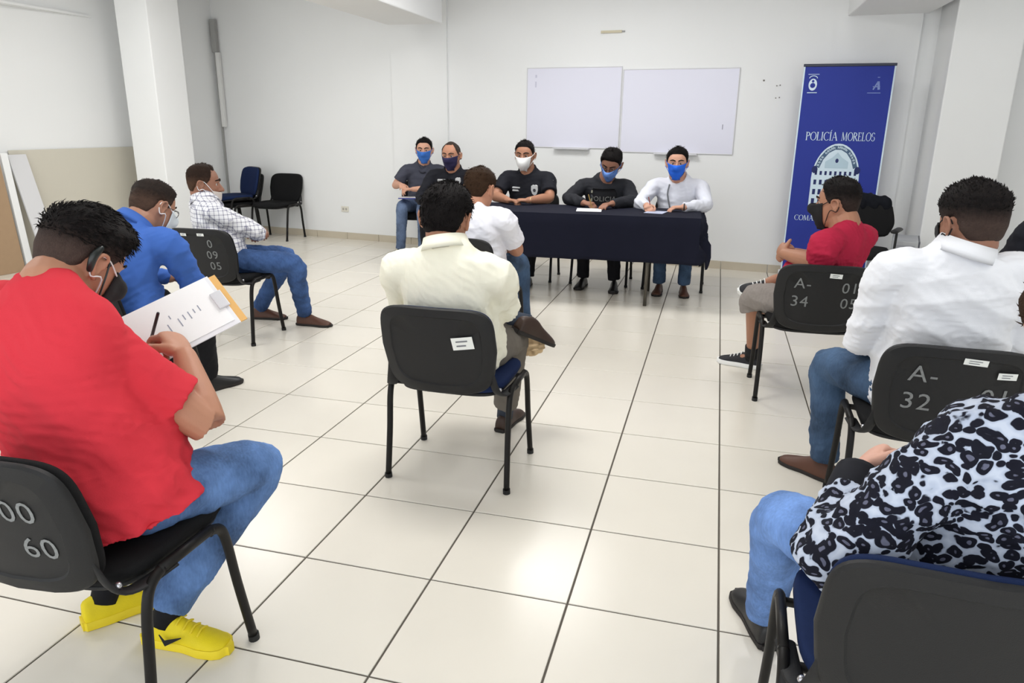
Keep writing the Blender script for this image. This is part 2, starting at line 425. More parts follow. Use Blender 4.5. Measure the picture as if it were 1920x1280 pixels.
wbr = whiteboard(-1.165, .015, 1.185, 2.03, 'right whiteboard panel nearest the blue banner')
# faint marker residue
MB().box((.10, -.0105, .64), (.115, -.0092, .70)).build('marker_smudge', mat('marker_pale', (196, 196, 214), .5), wbl)
MB().box((.10, -.0105, .74), (.12, -.0092, .77)).build('marker_smudge', MATS['marker_pale'], wbl)
MB().box((1.06, -.0105, .25), (1.068, -.0092, .30)).build('marker_smudge', mat('marker_grey', (150, 150, 165), .5), wbr)

# ------------------------------------------------------------------ lettering
M_stencil = mat('stencil_paint', (128, 130, 130), 0.7, noise=.35, nscale=140); M_label = mat('paper_label', (236, 238, 234), 0.6)
def text_mesh(s, size, spacing=1.0, align='CENTER'):
    cu = bpy.data.curves.new('t', 'FONT'); cu.body = s; cu.size = size; cu.align_x = align; cu.align_y = 'CENTER'; cu.space_character = spacing
    cu.resolution_u = 3
    ob = bpy.data.objects.new('t', cu); COL.objects.link(ob)
    dg = bpy.context.evaluated_depsgraph_get()
    me = bpy.data.meshes.new_from_object(ob.evaluated_get(dg)); bpy.data.objects.remove(ob, do_unlink=True); bpy.data.curves.remove(cu)
    return me
def map_text(s, size, fn, name, m, parent, spacing=1.0):
    me = text_mesh(s, size, spacing); me.name = name
    for v in me.vertices: v.co = fn(v.co.x, v.co.y)
    me.materials.clear(); return link(name, me, m, parent)

class Flat:
    """strokes and polygons in a plane (u right, v up)"""
    def __init__(s): s.v = []; s.f = []
    def poly(s, pts):
        k = len(s.v); s.v += [tuple(p) for p in pts]; s.f.append(tuple(range(k, k + len(pts))))
    def stroke(s, pts, ws):
        if not isinstance(ws, (list, tuple)): ws = [ws] * len(pts)
        L, R_ = [], []
        for i, p in enumerate(pts):
            a = pts[max(i - 1, 0)]; b = pts[min(i + 1, len(pts) - 1)]
            dx, dy = b[0] - a[0], b[1] - a[1]; l = math.hypot(dx, dy) or 1
            nx, ny = -dy / l * ws[i] / 2, dx / l * ws[i] / 2
            L.append((p[0] + nx, p[1] + ny)); R_.append((p[0] - nx, p[1] - ny))
        for i in range(len(pts) - 1): s.poly((R_[i], R_[i + 1], L[i + 1], L[i]))
    def arc(s, c, rx, ry, a0, a1, w0, w1=None, n=18):
        """w0 at the flanks, w1 at top and bottom"""
        w1 = w0 if w1 is None else w1
        pts, ws = [], []
        for i in range(n + 1):
            a = math.radians(a0 + (a1 - a0) * i / n); pts.append((c[0] + rx * math.cos(a), c[1] + ry * math.sin(a))); ws.append(w1 + (w0 - w1) * math.cos(a) ** 2)
        s.stroke(pts, ws)
    def ellipse(s, c, rx, ry, n=40, a0=0, a1=360):
        s.poly([(c[0] + rx * math.cos(math.radians(a0 + (a1 - a0) * i / n)), c[1] + ry * math.sin(math.radians(a0 + (a1 - a0) * i / n))) for i in range(n if a1 - a0 >= 360 else n + 1)])
    def build(s, name, fn, m, parent, label=None):
        me = bpy.data.meshes.new(name); me.from_pydata([fn(*p) for p in s.v], [], s.f); me.update()
        return link(name, me, m, parent, label=label)

def serif(F, ch, x, y, h, k=.13, t=.045):
    """classic roman capitals, returns advance"""
    P = lambda a, b: (x + a * h, y + b * h)
    def st(pts, w_): F.stroke([P(*p) for p in pts], [q * h for q in w_] if isinstance(w_, list) else w_ * h)
    def arc(c, rx, ry, a0, a1, w0, w1): F.arc(P(*c), rx * h, ry * h, a0, a1, w0 * h, w1 * h)
    def stem(a, foot=True, head=True, w_=k):
        st([(a, 0), (a, 1)], w_)
        if foot: st([(a - .13, .02), (a + .13, .02)], t)
        if head: st([(a - .13, .98), (a + .13, .98)], t)
    if ch == 'I': stem(.15); return .36
    if ch == 'Í': stem(.15); st([(.13, 1.08), (.27, 1.25)], .07); return .36
    if ch == 'L': stem(.15); st([(.1, .025), (.6, .025)], t); st([(.58, 0), (.6, .2)], t); return .68
    if ch in 'PR':
        stem(.15); arc((.15, .74), .42, .24, 90, -90, k, t)
        if ch == 'R': st([(.32, .5), (.72, .0)], k); return .8
        return .68
    if ch == 'O': arc((.46, .5), .40, .49, 0, 360, k, t); return .94
    if ch == 'C': arc((.46, .5), .40, .49, 45, 315, k, t); st([(.75, .82), (.75, .98)], t); return .86
    if ch == 'D': stem(.15); arc((.15, .5), .62, .48, 90, -90, k, t); return .88
    if ch == 'A':
        st([(.08, 0), (.40, 1)], t); st([(.40, 1), (.74, 0)], k); st([(.2, .36), (.6, .36)], t); st([(-.02, .02), (.2, .02)], t); st([(.6, .02), (.86, .02)], t); return .88
    if ch == 'M':
        st([(.12, 0), (.17, 1)], t); st([(.17, 1), (.5, .05)], k); st([(.5, .05), (.84, 1)], t); st([(.84, 1), (.89, 0)], k)
        st([(0, .02), (.24, .02)], t); st([(.76, .02), (1.02, .02)], t); return 1.08
    if ch == 'N':
        st([(.14, 0), (.14, 1)], t); st([(.12, 1), (.76, 0)], k); st([(.76, 0), (.76, 1)], t); st([(.02, .02), (.26, .02)], t); st([(.64, .98), (.88, .98)], t); return .94
    if ch == 'E':
        stem(.15); st([(.1, .025), (.58, .025)], t); st([(.1, .975), (.55, .975)], t); st([(.15, .52), (.46, .52)], t); st([(.57, 0), (.59, .2)], t); st([(.54, .82), (.55, 1)], t); return .68
    if ch == 'S':
        arc((.31, .74), .23, .24, 20, 250, k * .8, t); arc((.31, .26), .25, .25, 70, -160, k * .8, t); return .64
    return .4
def serif_width(s, h): F = Flat(); return sum(serif(F, c, 0, 0, h) * h for c in s)
def serif_line(F, s, x0, x1, y, h):
    wd = serif_width(s, h); sc = (x1 - x0) / wd; G = Flat(); x = 0
    for c in s: x += serif(G, c, x, 0, h) * h
    k = len(F.v); F.v += [(x0 + p[0] * sc, y + p[1]) for p in G.v]; F.f += [tuple(i + k for i in f) for f in G.f]

# ------------------------------------------------------------------ chairs
M_shell = mat('black_plastic', (33, 33, 34), 0.55, 0.3, bump=0.15, bscale=500)
M_frame = mat('black_steel', (20, 18, 17), 0.45, 0.25)
M_navy = mat('navy_upholstery', (28, 42, 78), 0.9, 0.15, noise=0.1, nscale=60, bump=0.3, bscale=600)
M_blk = mat('black_upholstery', (27, 27, 28), 0.9, 0.15, noise=0.1, nscale=60, bump=0.3, bscale=600)
M_chrome = mat('bolt_chrome', (190, 190, 195), 0.25, 0.5, metal=0.9)
BZ, BH, BW = .628, .178, .238
def back_y(x, z): return -.205 - .245 * (z - .45) - .034 * (1 - min(1, (x / .25) ** 2))
def outline(n, e=5.6):
    out = []
    for i in range(n):
        a = 2 * PI * i / n; c, s = math.cos(a), math.sin(a)
        u = math.copysign(abs(c) ** (2 / e), c); v = math.copysign(abs(s) ** (2 / e), s)
        out.append((u, v))
    return out
def back_rings(levels, n=48):
    rs = []
    for sc, dy in levels:
        r = []
        for u, v in outline(n):
            z = BZ + BH * v * sc; x = BW * u * sc * (1 - .10 * max(0, -v)) * (1 - .03 * max(0, v))
            if v < 0: z -= .018 * (1 - u * u) * sc
            r.append(V3((x, back_y(x, z) + dy, z)))
        rs.append(r)
    return rs
def seat_rings(levels, n=48):
    rs = []
    for sc, z in levels:
        r = []
        for u, v in outline(n, 4.5):
            x = .235 * u * sc; y = .015 + .225 * v * sc
            dz = -.018 * max(0, (v * sc - .55) / .45) ** 2 - .010 * (1 - (u * sc) ** 2) * (1 - abs(v * sc))
            r.append(V3((x, y, z + dz)))
        rs.append(r)
    return rs
CH = {}
def chair_meshes():
    C_ = {}
    mb = MB(); mb.rings(list(reversed(back_rings([(.02, 0), (.6, 0), (.95, 0), (1.0, -.005), (1.0, -.015), (.975, -.022), (.80, -.025), (.775, -.0195), (.4, -.0195), (.02, -.0195)])))); C_['back_shell'] = mb.mesh('back_shell')
    mb = MB(); mb.rings(back_rings([(.02, .001), (.95, .001), (.98, .010), (.965, .024), (.9, .033), (.5, .036), (.02, .036)])); C_['back_cushion'] = mb.mesh('back_cushion')
    mb = MB(); mb.rings(seat_rings([(.02, .424), (.9, .424), (.97, .430), (1.0, .442), (.99, .458), (.95, .468), (.6, .470), (.02, .470)])); C_['seat_cushion'] = mb.mesh('seat_cushion')
    mb = MB(); mb.rings(seat_rings([(.02, .405), (.86, .405), (.94, .412), (.955, .4235), (.02, .4235)])); C_['seat_pan'] = mb.mesh('seat_pan')
    for s in (-1, 1):
        x = .262 * s
        C_['leg_f%d' % s] = MB().tube([(x * 1.015, .205, .012), (x, .165, .22), (x, .140, .36), (x, .118, .418), (x, .075, .438)], [(.0145, .0125)] * 5, n=12, side=(0, 1, 0), cap0='flat', cap1='flat', sub=4).mesh('leg')
        C_['leg_r%d' % s] = MB().tube([(x * 1.015, -.205, .012), (x, -.180, .22), (x, -.165, .36), (x, -.142, .418), (x, -.10, .438)], [(.0145, .0125)] * 5, n=12, side=(0, 1, 0), cap0='flat', cap1='flat', sub=4).mesh('leg')
        C_['rail%d' % s] = MB().tube([(x, .085, .4378), (x, -.11, .4378)], [(.0142, .0122)] * 2, n=12, side=(0, 0, 1), cap0='flat', cap1='flat').mesh('side_rail')
        for nm, y in (('f', .205), ('r', -.205)):
            C_['cap_%s%d' % (nm, s)] = MB().tube([(x * 1.016, y + .002, 0), (x * 1.015, y, .02)], [(.0175, .0155)] * 2, n=12, side=(0, 1, 0), cap0='flat', cap1='flat').mesh('foot_cap')
        C_['bracket%d' % s] = MB().tube([(x * .98, -.06, .425), (x * .93, -.17, .425), (x * .86, -.215, .45), (x * .8, -.240, .52), (x * .78, -.252, .57)], [(.022, .006), (.022, .006), (.022, .007), (.02, .007), (.016, .006)], n=10, side=(1, 0, 0), sub=4).mesh('back_bracket')
    C_['bar_f'] = MB().tube([(-.25, .10, .415), (.25, .10, .415)], [.011] * 2, n=10, cap0='flat', cap1='flat').mesh('cross_bar')
    C_['bar_r'] = MB().tube([(-.25, -.12, .415), (.25, -.12, .415)], [.011] * 2, n=10, cap0='flat', cap1='flat').mesh('cross_bar')
    C_['bolt'] = MB().ball((0, 0, 0), (.009, .009, .009), n=10, m=6).mesh('bolt')
    return C_
CM = chair_meshes()
def chair(x, y, rz, label, navy=False, texts=(), stickers=(), z=0.0, group='padded stacking chairs', navyback=None):
    r = empty('stacking_chair', (x, y, z), rz, label, 'chair', group)
    sm = M_navy if navy else M_blk
    def put(key, name, m, smooth=True, ang=None):
        me = CM[key]
        if me.materials and me.materials[0] != m: me = me.copy(); me.materials.clear()
        return link(name, me, m, r, smooth, angle=ang)
    put('seat_cushion', 'seat_cushion', sm); put('seat_pan', 'seat_pan', M_shell); put('back_cushion', 'back_cushion', sm)
    sh = put('back_shell', 'back_shell', M_shell, ang=.7)
    for s in (-1, 1):
        for e_ in 'fr':
            lg = put('leg_%s%d' % (e_, s), 'leg', M_frame)
            c = link('foot_cap', CM['cap_%s%d' % (e_, s)], M_shell, lg, True, angle=.7)
        put('rail%d' % s, 'side_rail', M_frame); put('bracket%d' % s, 'back_bracket', M_shell)
        b = put('bolt', 'bolt', M_chrome); b.location = (.235 * s, -.207, .455)
    put('bar_f', 'cross_bar', M_frame); put('bar_r', 'cross_bar', M_frame)
    f = lambda cx, cz, k=1.0: (lambda u, v: (cx + u, back_y(cx + u, cz + v) - .0215, cz + v))
    for s, cx, cz, size in texts:
        map_text(s, size, f(cx, cz), 'stencil_number', M_stencil, sh, 1.1)
    for cx, cz, ww, hh, rot in stickers:
        c, sn = math.cos(rot), math.sin(rot); pts = [(-ww, -hh), (ww, -hh), (ww, hh), (-ww, hh)]
        F = Flat(); n_ = 6
        for i in range(n_):
            a, b = -ww + 2 * ww * i / n_, -ww + 2 * ww * (i + 1) / n_
            F.poly([(a * c - q * sn, a * sn + q * c) for a, q in ((a, -hh), (b, -hh), (b, hh), (a, hh))])
        st = F.build('sticker', lambda u, v: (cx + u, back_y(cx + u, cz + v) - .0265, cz + v), M_label, sh, 'white paper sticker')
        F = Flat()
        for q in range(2):
            zz = hh * (.35 - .7 * q); F.poly([(p * c - zq * sn, p * sn + zq * c) for p, zq in ((-ww * .6, zz - hh * .12), (ww * (.5 - .2 * q), zz - hh * .12), (ww * (.5 - .2 * q), zz + hh * .12), (-ww * .6, zz + hh * .12))])
        F.build('printed_lines', lambda u, v: (cx + u, back_y(cx + u, cz + v) - .0275, cz + v), mat('print_grey', (120, 122, 128), .7), st)
    return r
DEG = math.radians
chair(-1.60, -2.04, DEG(0), 'black chair stencilled 00 60 under the man in the red shirt', False, (('00', .105, .675, .082), ('60', .12, .575, .082)))
chair(-2.85, -.56, 0, 'chair under the man in the blue shirt', False)
chair(-3.35, .94, DEG(3), 'black chair with two small stickers under the man in the checked shirt', False, (('0', .09, .705, .075), ('09', .09, .63, .075), ('05', .095, .555, .075)), ((-.08, .765, .022, .009, 0), (.045, .768, .024, .009, 0)))
chair(-1.122, -.556, 0, 'navy padded chair with one white sticker under the man in the cream shirt', True, (), ((.115, .668, .042, .026, .14),))
chair(-1.60, 1.14, DEG(-6), 'chair between the cream-shirted man and the covered table', False)
chair(.447, .884, DEG(2), 'black chair stencilled A-34 under the man in the crimson shirt', False, (('A-', -.105, .70, .08), ('34', -.11, .60, .085), ('01', .125, .685, .08), ('05', .13, .60, .08)), ((.045, .752, .030, .012, -.05),))
chair(.70, -.54, DEG(-2), 'black chair stencilled A-32 under the man in the white shirt and black mask', False, (('A-', -.10, .70, .085), ('32', -.105, .595, .09), ('01', .12, .635, .09)), ((.035, .765, .035, .011, -.06), (.135, .722, .028, .012, .0)))
chair(.36, -1.93, DEG(-2), 'navy padded chair under the person in leopard print', True)
chair(1.62, .93, 0, 'chair under the person in black at the right edge', False)
chair(-3.42, 4.66, DEG(-160), 'chair against the back wall under the man in the grey shirt', False)
chair(-2.72, 3.86, DEG(180), 'chair at the left end of the covered table', False)
chair(-1.86, 3.62, DEG(180), 'chair behind the table under the officer in the white mask', False)
chair(-1.13, 3.63, DEG(180), 'chair behind the table under the man in the dark vest', False)
chair(-.44, 3.60, DEG(180), 'chair behind the table under the man in the pale shirt', False)
chair(-5.58, 5.03, DEG(178), 'empty black chair by the back wall', False)
chair(-6.10, 4.92, DEG(150), 'lower of two stacked chairs in the left back corner', False)
chair(-6.115, 4.893, DEG(150), 'empty navy chair on top of the stack in the left corner', True, z=.085)

# ------------------------------------------------------------------ table and cloth
TX0, TX1, TY0, TY1 = -2.36, -.235, 2.68, 3.34
trot = DEG(2.5)
tc_ = V3(((TX0 + TX1) / 2, (TY0 + TY1) / 2, 0))
tab = empty('folding_table', tc_, trot, 'long folding table under the dark navy cloth', 'table')
hx, hy = (TX1 - TX0) / 2, (TY1 - TY0) / 2
M_steel = mat('grey_steel', (96, 92, 84), 0.35, 0.5, metal=0.5)
MB().box((-hx, -hy, .715), (hx, hy, .748)).build('table_top', mat('laminate_beige', (190, 180, 160), .5), tab, bevel=.006)
for sx in (-1, 1):
    for sy in (-1, 1):
        lg = MB().tube([(sx * (hx - .40), sy * (hy - .03), .0), (sx * (hx - .40), sy * (hy - .06), .715)], [.015] * 2, n=12, cap0='flat', cap1='flat').build('leg', M_steel, tab, True)
    MB().tube([(sx * (hx - .40), -hy + .05, .33), (sx * (hx - .40), hy - .05, .33)], [.010] * 2, n=10).build('stretcher', M_steel, tab, True)
M_cloth = mat('navy_tablecloth', (20, 22, 38), 0.85, 0.2, noise=0.08, nscale=8, bump=0.2, bscale=500)
def cloth():
    mb = MB(); per = []; e = .012
    def seg(a, b, n):
        for i in range(n): t = i / n; per.append((a[0] + (b[0] - a[0]) * t, a[1] + (b[1] - a[1]) * t))
    X, Y = hx + .004, hy + .004
    seg((-X, -Y), (X, -Y), 90); seg((X, -Y), (X, Y), 34); seg((X, Y), (-X, Y), 60); seg((-X, Y), (-X, -Y), 34)
    n = len(per); rows = []
    rng = random.Random(3); ph = [rng.uniform(0, 6.28) for _ in range(6)]
    for r in range(13):
        t = r / 12; row = []
        for i, (x, y) in enumerate(per):
            s = i * 0.028
            front = y <= -Y + 1e-6; right = x >= X - 1e-6 and not front; back = y >= Y - 1e-6
            drop = .372 if front else (.33 + .10 * math.sin(i * .9) if right else (.16 if back else .36))
            nx, ny = (0, -1) if front else ((1, 0) if right else ((0, 1) if back else (-1, 0)))
            wv = (.010 * math.sin(s * 6.0 + ph[0]) + .007 * math.sin(s * 13 + ph[1]) + .005 * math.sin(s * 23 + ph[2])) * t ** 1.2
            if right: wv = (.03 * math.sin(s * 30 + ph[3]) + .03 * math.sin(t * 9)) * min(1, t * 3)
            # corners: cloth hangs in a soft cone
            cdist = min(abs(x - X) + abs(y + Y), abs(x + X) + abs(y + Y))
            cone = .05 * math.exp(-(cdist / .10) ** 2) * t
            o_ = .004 + .012 * min(1, t * 6) + wv + cone + .012 * t
            row.append((x + nx * o_, y + ny * o_, .7545 - drop * t - (0 if r else -.0)))
        rows.append(row)
    vs = [p for row in rows for p in row]; fs = []
    for r in range(12):
        for i in range(n):
            a = r * n + i; b = r * n + (i + 1) % n; fs.append((a, a + n, b + n, b))
    fs.append(tuple(range(n)))
    mb.add(vs, fs)
    o = mb.build('tablecloth', M_cloth, None, True, angle=1.0); o.location = tc_; o.rotation_euler = (0, 0, trot)
    sd = o.modifiers.new('solid', 'SOLIDIFY'); sd.thickness = .003; sd.offset = 1
    tag(o, 'dark navy cloth draped over the long table', 'tablecloth')
cloth()
TZ = .759
M_paper = mat('white_paper', (246, 246, 246), 0.7, 0.3)
M_ink = mat('ink_grey', (150, 156, 172), 0.8)
def sheet(x, y, rz, label, name='paper_sheet', w_=.215, h_=.28, m=None, z=TZ, lines=6):
    r = empty(name, (x, y, z), rz, label, 'paper')
    MB().box((-w_ / 2, -h_ / 2, 0), (w_ / 2, h_ / 2, .0015)).build('page', m or M_paper, r)
    mb = MB()
    for i in range(lines): mb.box((-w_ * .38, h_ * (.36 - .12 * i), .0016), (w_ * (.38 - .1 * (i % 3)), h_ * (.36 - .12 * i) + .004, .0019))
    if lines: mb.build('written_lines', M_ink, r)
    return r
sheet(-1.17, 2.98, DEG(8), 'white sheet in front of the man in the dark vest', h_=.24)
sheet(-.60, 3.02, DEG(-10), 'pale notebook in front of the man in the pale shirt', name='notebook', w_=.16, h_=.2, m=mat('notebook_page', (196, 202, 226), .7))

# ------------------------------------------------------------------ banner
M_ban = mat('banner_blue', (38, 54, 148), 0.55, 0.3, noise=0.02, nscale=6)
M_banw = mat('banner_white', (214, 232, 244), 0.6); M_band = mat('banner_darkblue', (28, 40, 96), 0.6)
BX0, BX1, BT = .566, 1.334, 2.025
brz = math.atan2(wdir.y, wdir.x) * .5
ban = empty('rollup_banner', ((BX0 + BX1) / 2, 4.22, 0), brz, 'tall blue roll-up banner lettered Policía Morelos with a white crest', 'banner')
bw = (BX1 - BX0) / 2
MB().box((-bw, -.002, .09), (bw, .002, BT - .02)).build('banner_sheet', M_ban, ban)
for s in (-1, 1): MB().box((s * bw - (.012 if s > 0 else 0), -.0032, .09), (s * bw + (0 if s > 0 else .012), .0032, BT - .02)).build('white_edge', M_banw, ban)
MB().box((-bw - .005, -.012, BT - .024), (bw + .005, .012, BT)).build('top_rail', mat('dark_rail', (52, 56, 72), .4), ban, bevel=.004)
MB().tube([(-bw - .02, 0, .055), (bw + .02, 0, .055)], [(.055, .045)] * 2, n=16, side=(0, 0, 1), cap0='flat', cap1='flat').build('base_cassette', M_alu, ban, True, angle=.8)
MB().tube([(0, .03, .09), (0, .015, BT - .01)], [.008] * 2, n=8, cap0='flat', cap1='flat').build('support_pole', M_alu, ban, True)
fb = lambda d: (lambda u, v: (u, -.0032 - d, v))
F = Flat(); serif_line(F, 'POLICÍA', -bw + .085, -bw + .365, 1.352, .075); serif_line(F, 'MORELOS', -bw + .395, -bw + .68, 1.352, .075)
F.build('banner_lettering', fb(0), M_banw, ban, 'white roman capitals Policía Morelos')
F = Flat(); serif_line(F, 'COMANDO', -bw + .07, -bw + .37, .605, .05); F.build('banner_lettering', fb(0), M_banw, ban, 'smaller white capitals low on the banner')
# crest: oval ring, arched dark band with letter marks, palace front with windows
cx, cz = 0.0, 1.00
F = Flat(); F.ellipse((cx, cz), .208, .325); F.build('crest_plate', fb(.0004), M_banw, ban)
F = Flat(); F.arc((cx, cz), .178, .292, 0, 360, .038); F.build('crest_band', fb(.0009), mat('crest_slate', (72, 98, 128), .6), ban)
F = Flat()
for i in range(25):
    a = math.radians(160 - 140 * i / 24); rx, rz_ = .178, .292
    p = (cx + rx * math.cos(a), cz + rz_ * math.sin(a)); t = a - PI / 2; hgt = .011
    c, s = math.cos(t), math.sin(t)
    if i % 6 == 5: continue
    for q in ((-.005, 1), (.005, 1 if i % 2 else .4)):
        F.stroke([(p[0] + q[0] * c - -hgt * -s * 0 - (-hgt) * s * -1 * 0 + (-s) * -hgt, p[1] + q[0] * s + c * -hgt), (p[0] + q[0] * c + (-s) * hgt * q[1], p[1] + q[0] * s + c * hgt * q[1])], .0045)
    F.stroke([(p[0] - .005 * c, p[1] - .005 * s), (p[0] + .005 * c, p[1] + .005 * s)], .004)
F.build('crest_letter_marks', fb(.0013), M_banw, ban)
F = Flat(); F.poly([(cx - .205, cz - .30), (cx + .205, cz - .30), (cx + .205, cz + .10), (cx - .205, cz + .10)]); F.build('palace_front', fb(.0017), M_banw, ban)
F = Flat(); F.poly([(cx - .10, cz + .10), (cx + .10, cz + .10), (cx + .10, cz + .16), (cx + .04, cz + .20), (cx, cz + .245), (cx - .04, cz + .20), (cx - .10, cz + .16)]); F.build('palace_gable', fb(.0018), mat('crest_pale', (184, 208, 222), .6), ban)
F = Flat()
for row, (zz, hh, ww, n_) in enumerate(((.055, .036, .020, 9), (-.03, .045, .024, 8), (-.12, .05, .026, 8), (-.21, .055, .028, 7))):
    for i in range(n_):
        x = cx - .17 + .34 * i / (n_ - 1); F.poly([(x - ww / 2, cz + zz - hh / 2), (x + ww / 2, cz + zz - hh / 2), (x + ww / 2, cz + zz + hh / 2), (x - ww / 2, cz + zz + hh / 2)])
F.ellipse((cx, cz + .17), .014, .02, 16)
for s in (-1, 1): F.ellipse((cx + s * .185, cz + .085), .026, .034, 20)
F.build('palace_windows', fb(.0023), M_band, ban)
# small crest top left, small mark top right
F = Flat(); F.ellipse((-bw + .092, 1.845), .036, .052); F.arc((-bw + .092, 1.90), .034, .022, 0, 180, .006); F.stroke([(-bw + .05, 1.775), (-bw + .135, 1.775)], .007); F.stroke([(-bw + .045, 1.935), (-bw + .14, 1.935)], .004); F.build('small_crest', fb(.0004), M_banw, ban)
F = Flat(); F.ellipse((-bw + .092, 1.838), .022, .022); F.ellipse((-bw + .092, 1.875), .011, .012, 14); F.build('small_crest_detail', fb(.0009), M_ban, ban)
F = Flat(); F.stroke([(-bw + .605, 1.80), (-bw + .64, 1.87)], .012); F.stroke([(-bw + .64, 1.87), (-bw + .652, 1.80)], .02); F.stroke([(-bw + .60, 1.825), (-bw + .66, 1.825)], .008)
F.stroke([(-bw + .56, 1.772), (-bw + .67, 1.772)], .006); F.stroke([(-bw + .63, 1.905), (-bw + .65, 1.905)], .006); F.build('small_mark', fb(.0004), mat('banner_paleblue', (128, 146, 204), .6), ban)

# office chair with a jacket and grey case behind the man in crimson
oc = empty('office_chair', (1.10, 3.40, 0), DEG(160), 'black swivel chair partly hidden beside the blue banner', 'office chair')
for i in range(5):
    a = i * 2 * PI / 5 + .3
    MB().tube([(0, 0, .09), (.27 * math.cos(a), .27 * math.sin(a), .06)], [(.022, .015), (.016, .012)], n=10).build('base_spoke', M_shell, oc, True)
    MB().ball((.28 * math.cos(a), .28 * math.sin(a), .0275), (.024, .024, .0275), n=12, m=8).build('caster', M_frame, oc, True)
MB().tube([(0, 0, .07), (0, 0, .42)], [.025] * 2, n=12).build('gas_post', M_frame, oc, True)
mb = MB(); mb.rings([[V3((x * .95, y, z)) for x, y, z in ((p.x, p.y, p.z + .02) for p in r)] for r in seat_rings([(.02, .41), (.9, .41), (1, .43), (1, .45), (.94, .468), (.02, .47)])]); mb.build('seat_cushion', M_blk, oc, True)
MB().tube([(0, -.20, .42), (0, -.27, .5), (0, -.285, .62)], [(.03, .008)] * 3, n=10, side=(1, 0, 0), sub=4).build('back_post', M_frame, oc, True)
MB().tube([(0, -.27, .58), (0, -.285, .68), (0, -.30, .82)], [(.17, .03), (.205, .035), (.17, .03)], n=24, side=(1, 0, 0), sub=5).build('backrest', M_blk, oc, True)
for s in (-1, 1):
    MB().tube([(s * .20, 0, .43), (s * .265, 0, .45), (s * .27, -.02, .64)], [(.016, .01)] * 3, n=10, sub=4).build('arm_post', M_shell, oc, True)
    MB().tube([(s * .27, -.13, .655), (s * .27, .13, .66)], [(.03, .016)] * 2, n=12, side=(1, 0, 0)).build('armrest', M_shell, oc, True)
mb = MB()
for i in range(9):
    mb.ball((-.12 + .03 * i, -.30 + random.uniform(-.02, .02), .845 + random.uniform(-.02, .035)), (.045, .05, .05 + random.uniform(0, .03)))
jm = remesh(mb, 'jacket', .012, 3, (0, 0, 0)); folds(jm, .012, 40, 5); jk = link('draped_jacket', jm, mat('jacket_black', (22, 24, 30), .9, .15), oc, True)
gc = empty('metal_case', (1.50, 3.62, 0), DEG(-12), 'grey metal case on the floor between the swivel chair and column', 'metal case')
MB().box((-.10, -.22, .012), (.10, .22, .56)).build('case_body', mat('pale_grey_metal', (176, 178, 182), .45, .4), gc, bevel=.006)
MB().box((.1005, -.22, .012), (.112, .22, .56)).build('side_panel', mat('dark_grey_metal', (84, 86, 96), .4, .4), gc, bevel=.003)
for x in (-.07, .07):
    for y in (-.18, .18): MB().box((x - .015, y - .015, 0), (x + .015, y + .015, .0125)).build('foot', M_shell, gc)
for i in range(3): MB().box((-.075, -.224, .40 + .045 * i), (.075, -.2195, .435 + .045 * i)).build('drive_bay', mat('bay_grey', (150, 152, 158), .4), gc)

# ------------------------------------------------------------------ people
HEAD = ((-.117, .022, .070, -.020), (-.108, .040, .082, .005), (-.088, .055, .088, .040), (-.060, .066, .090, .068), (-.030, .073, .091, .086),
        (0.0, .0765, .091, .096), (.030, .0775, .091, .099), (.058, .0735, .085, .095), (.083, .062, .070, .082), (.102, .043, .050, .060), (.113, .022, .028, .034), (.117, .006, .008, .010))
def head_prof(z):
    z = min(max(z, HEAD[0][0]), HEAD[-1][0])
    for a, b in zip(HEAD, HEAD[1:]):
        if z <= b[0]:
            t = (z - a[0]) / (b[0] - a[0]); return tuple(a[i] + (b[i] - a[i]) * t for i in (1, 2, 3))
    return HEAD[-1][1:]
def head_pt(phi, z):
    hw, f, b = head_prof(z); c, s = math.cos(phi), math.sin(phi)
    e = .88
    x = hw * math.copysign(abs(s) ** e, s); y = (f if c > 0 else b) * math.copysign(abs(c) ** e, c)
    return V3((x, y, z))
def head_out(phi, z, off):
    p = head_pt(phi, z); c = V3((0, -.01, max(-.03, min(.05, z * .6)))); d = p - c
    return p + d.normalized() * off

def skin_mat(name, col): return mat('skin_' + name, col, 0.5, 0.35, noise=0.06, nscale=25, bump=0.08, bscale=220)

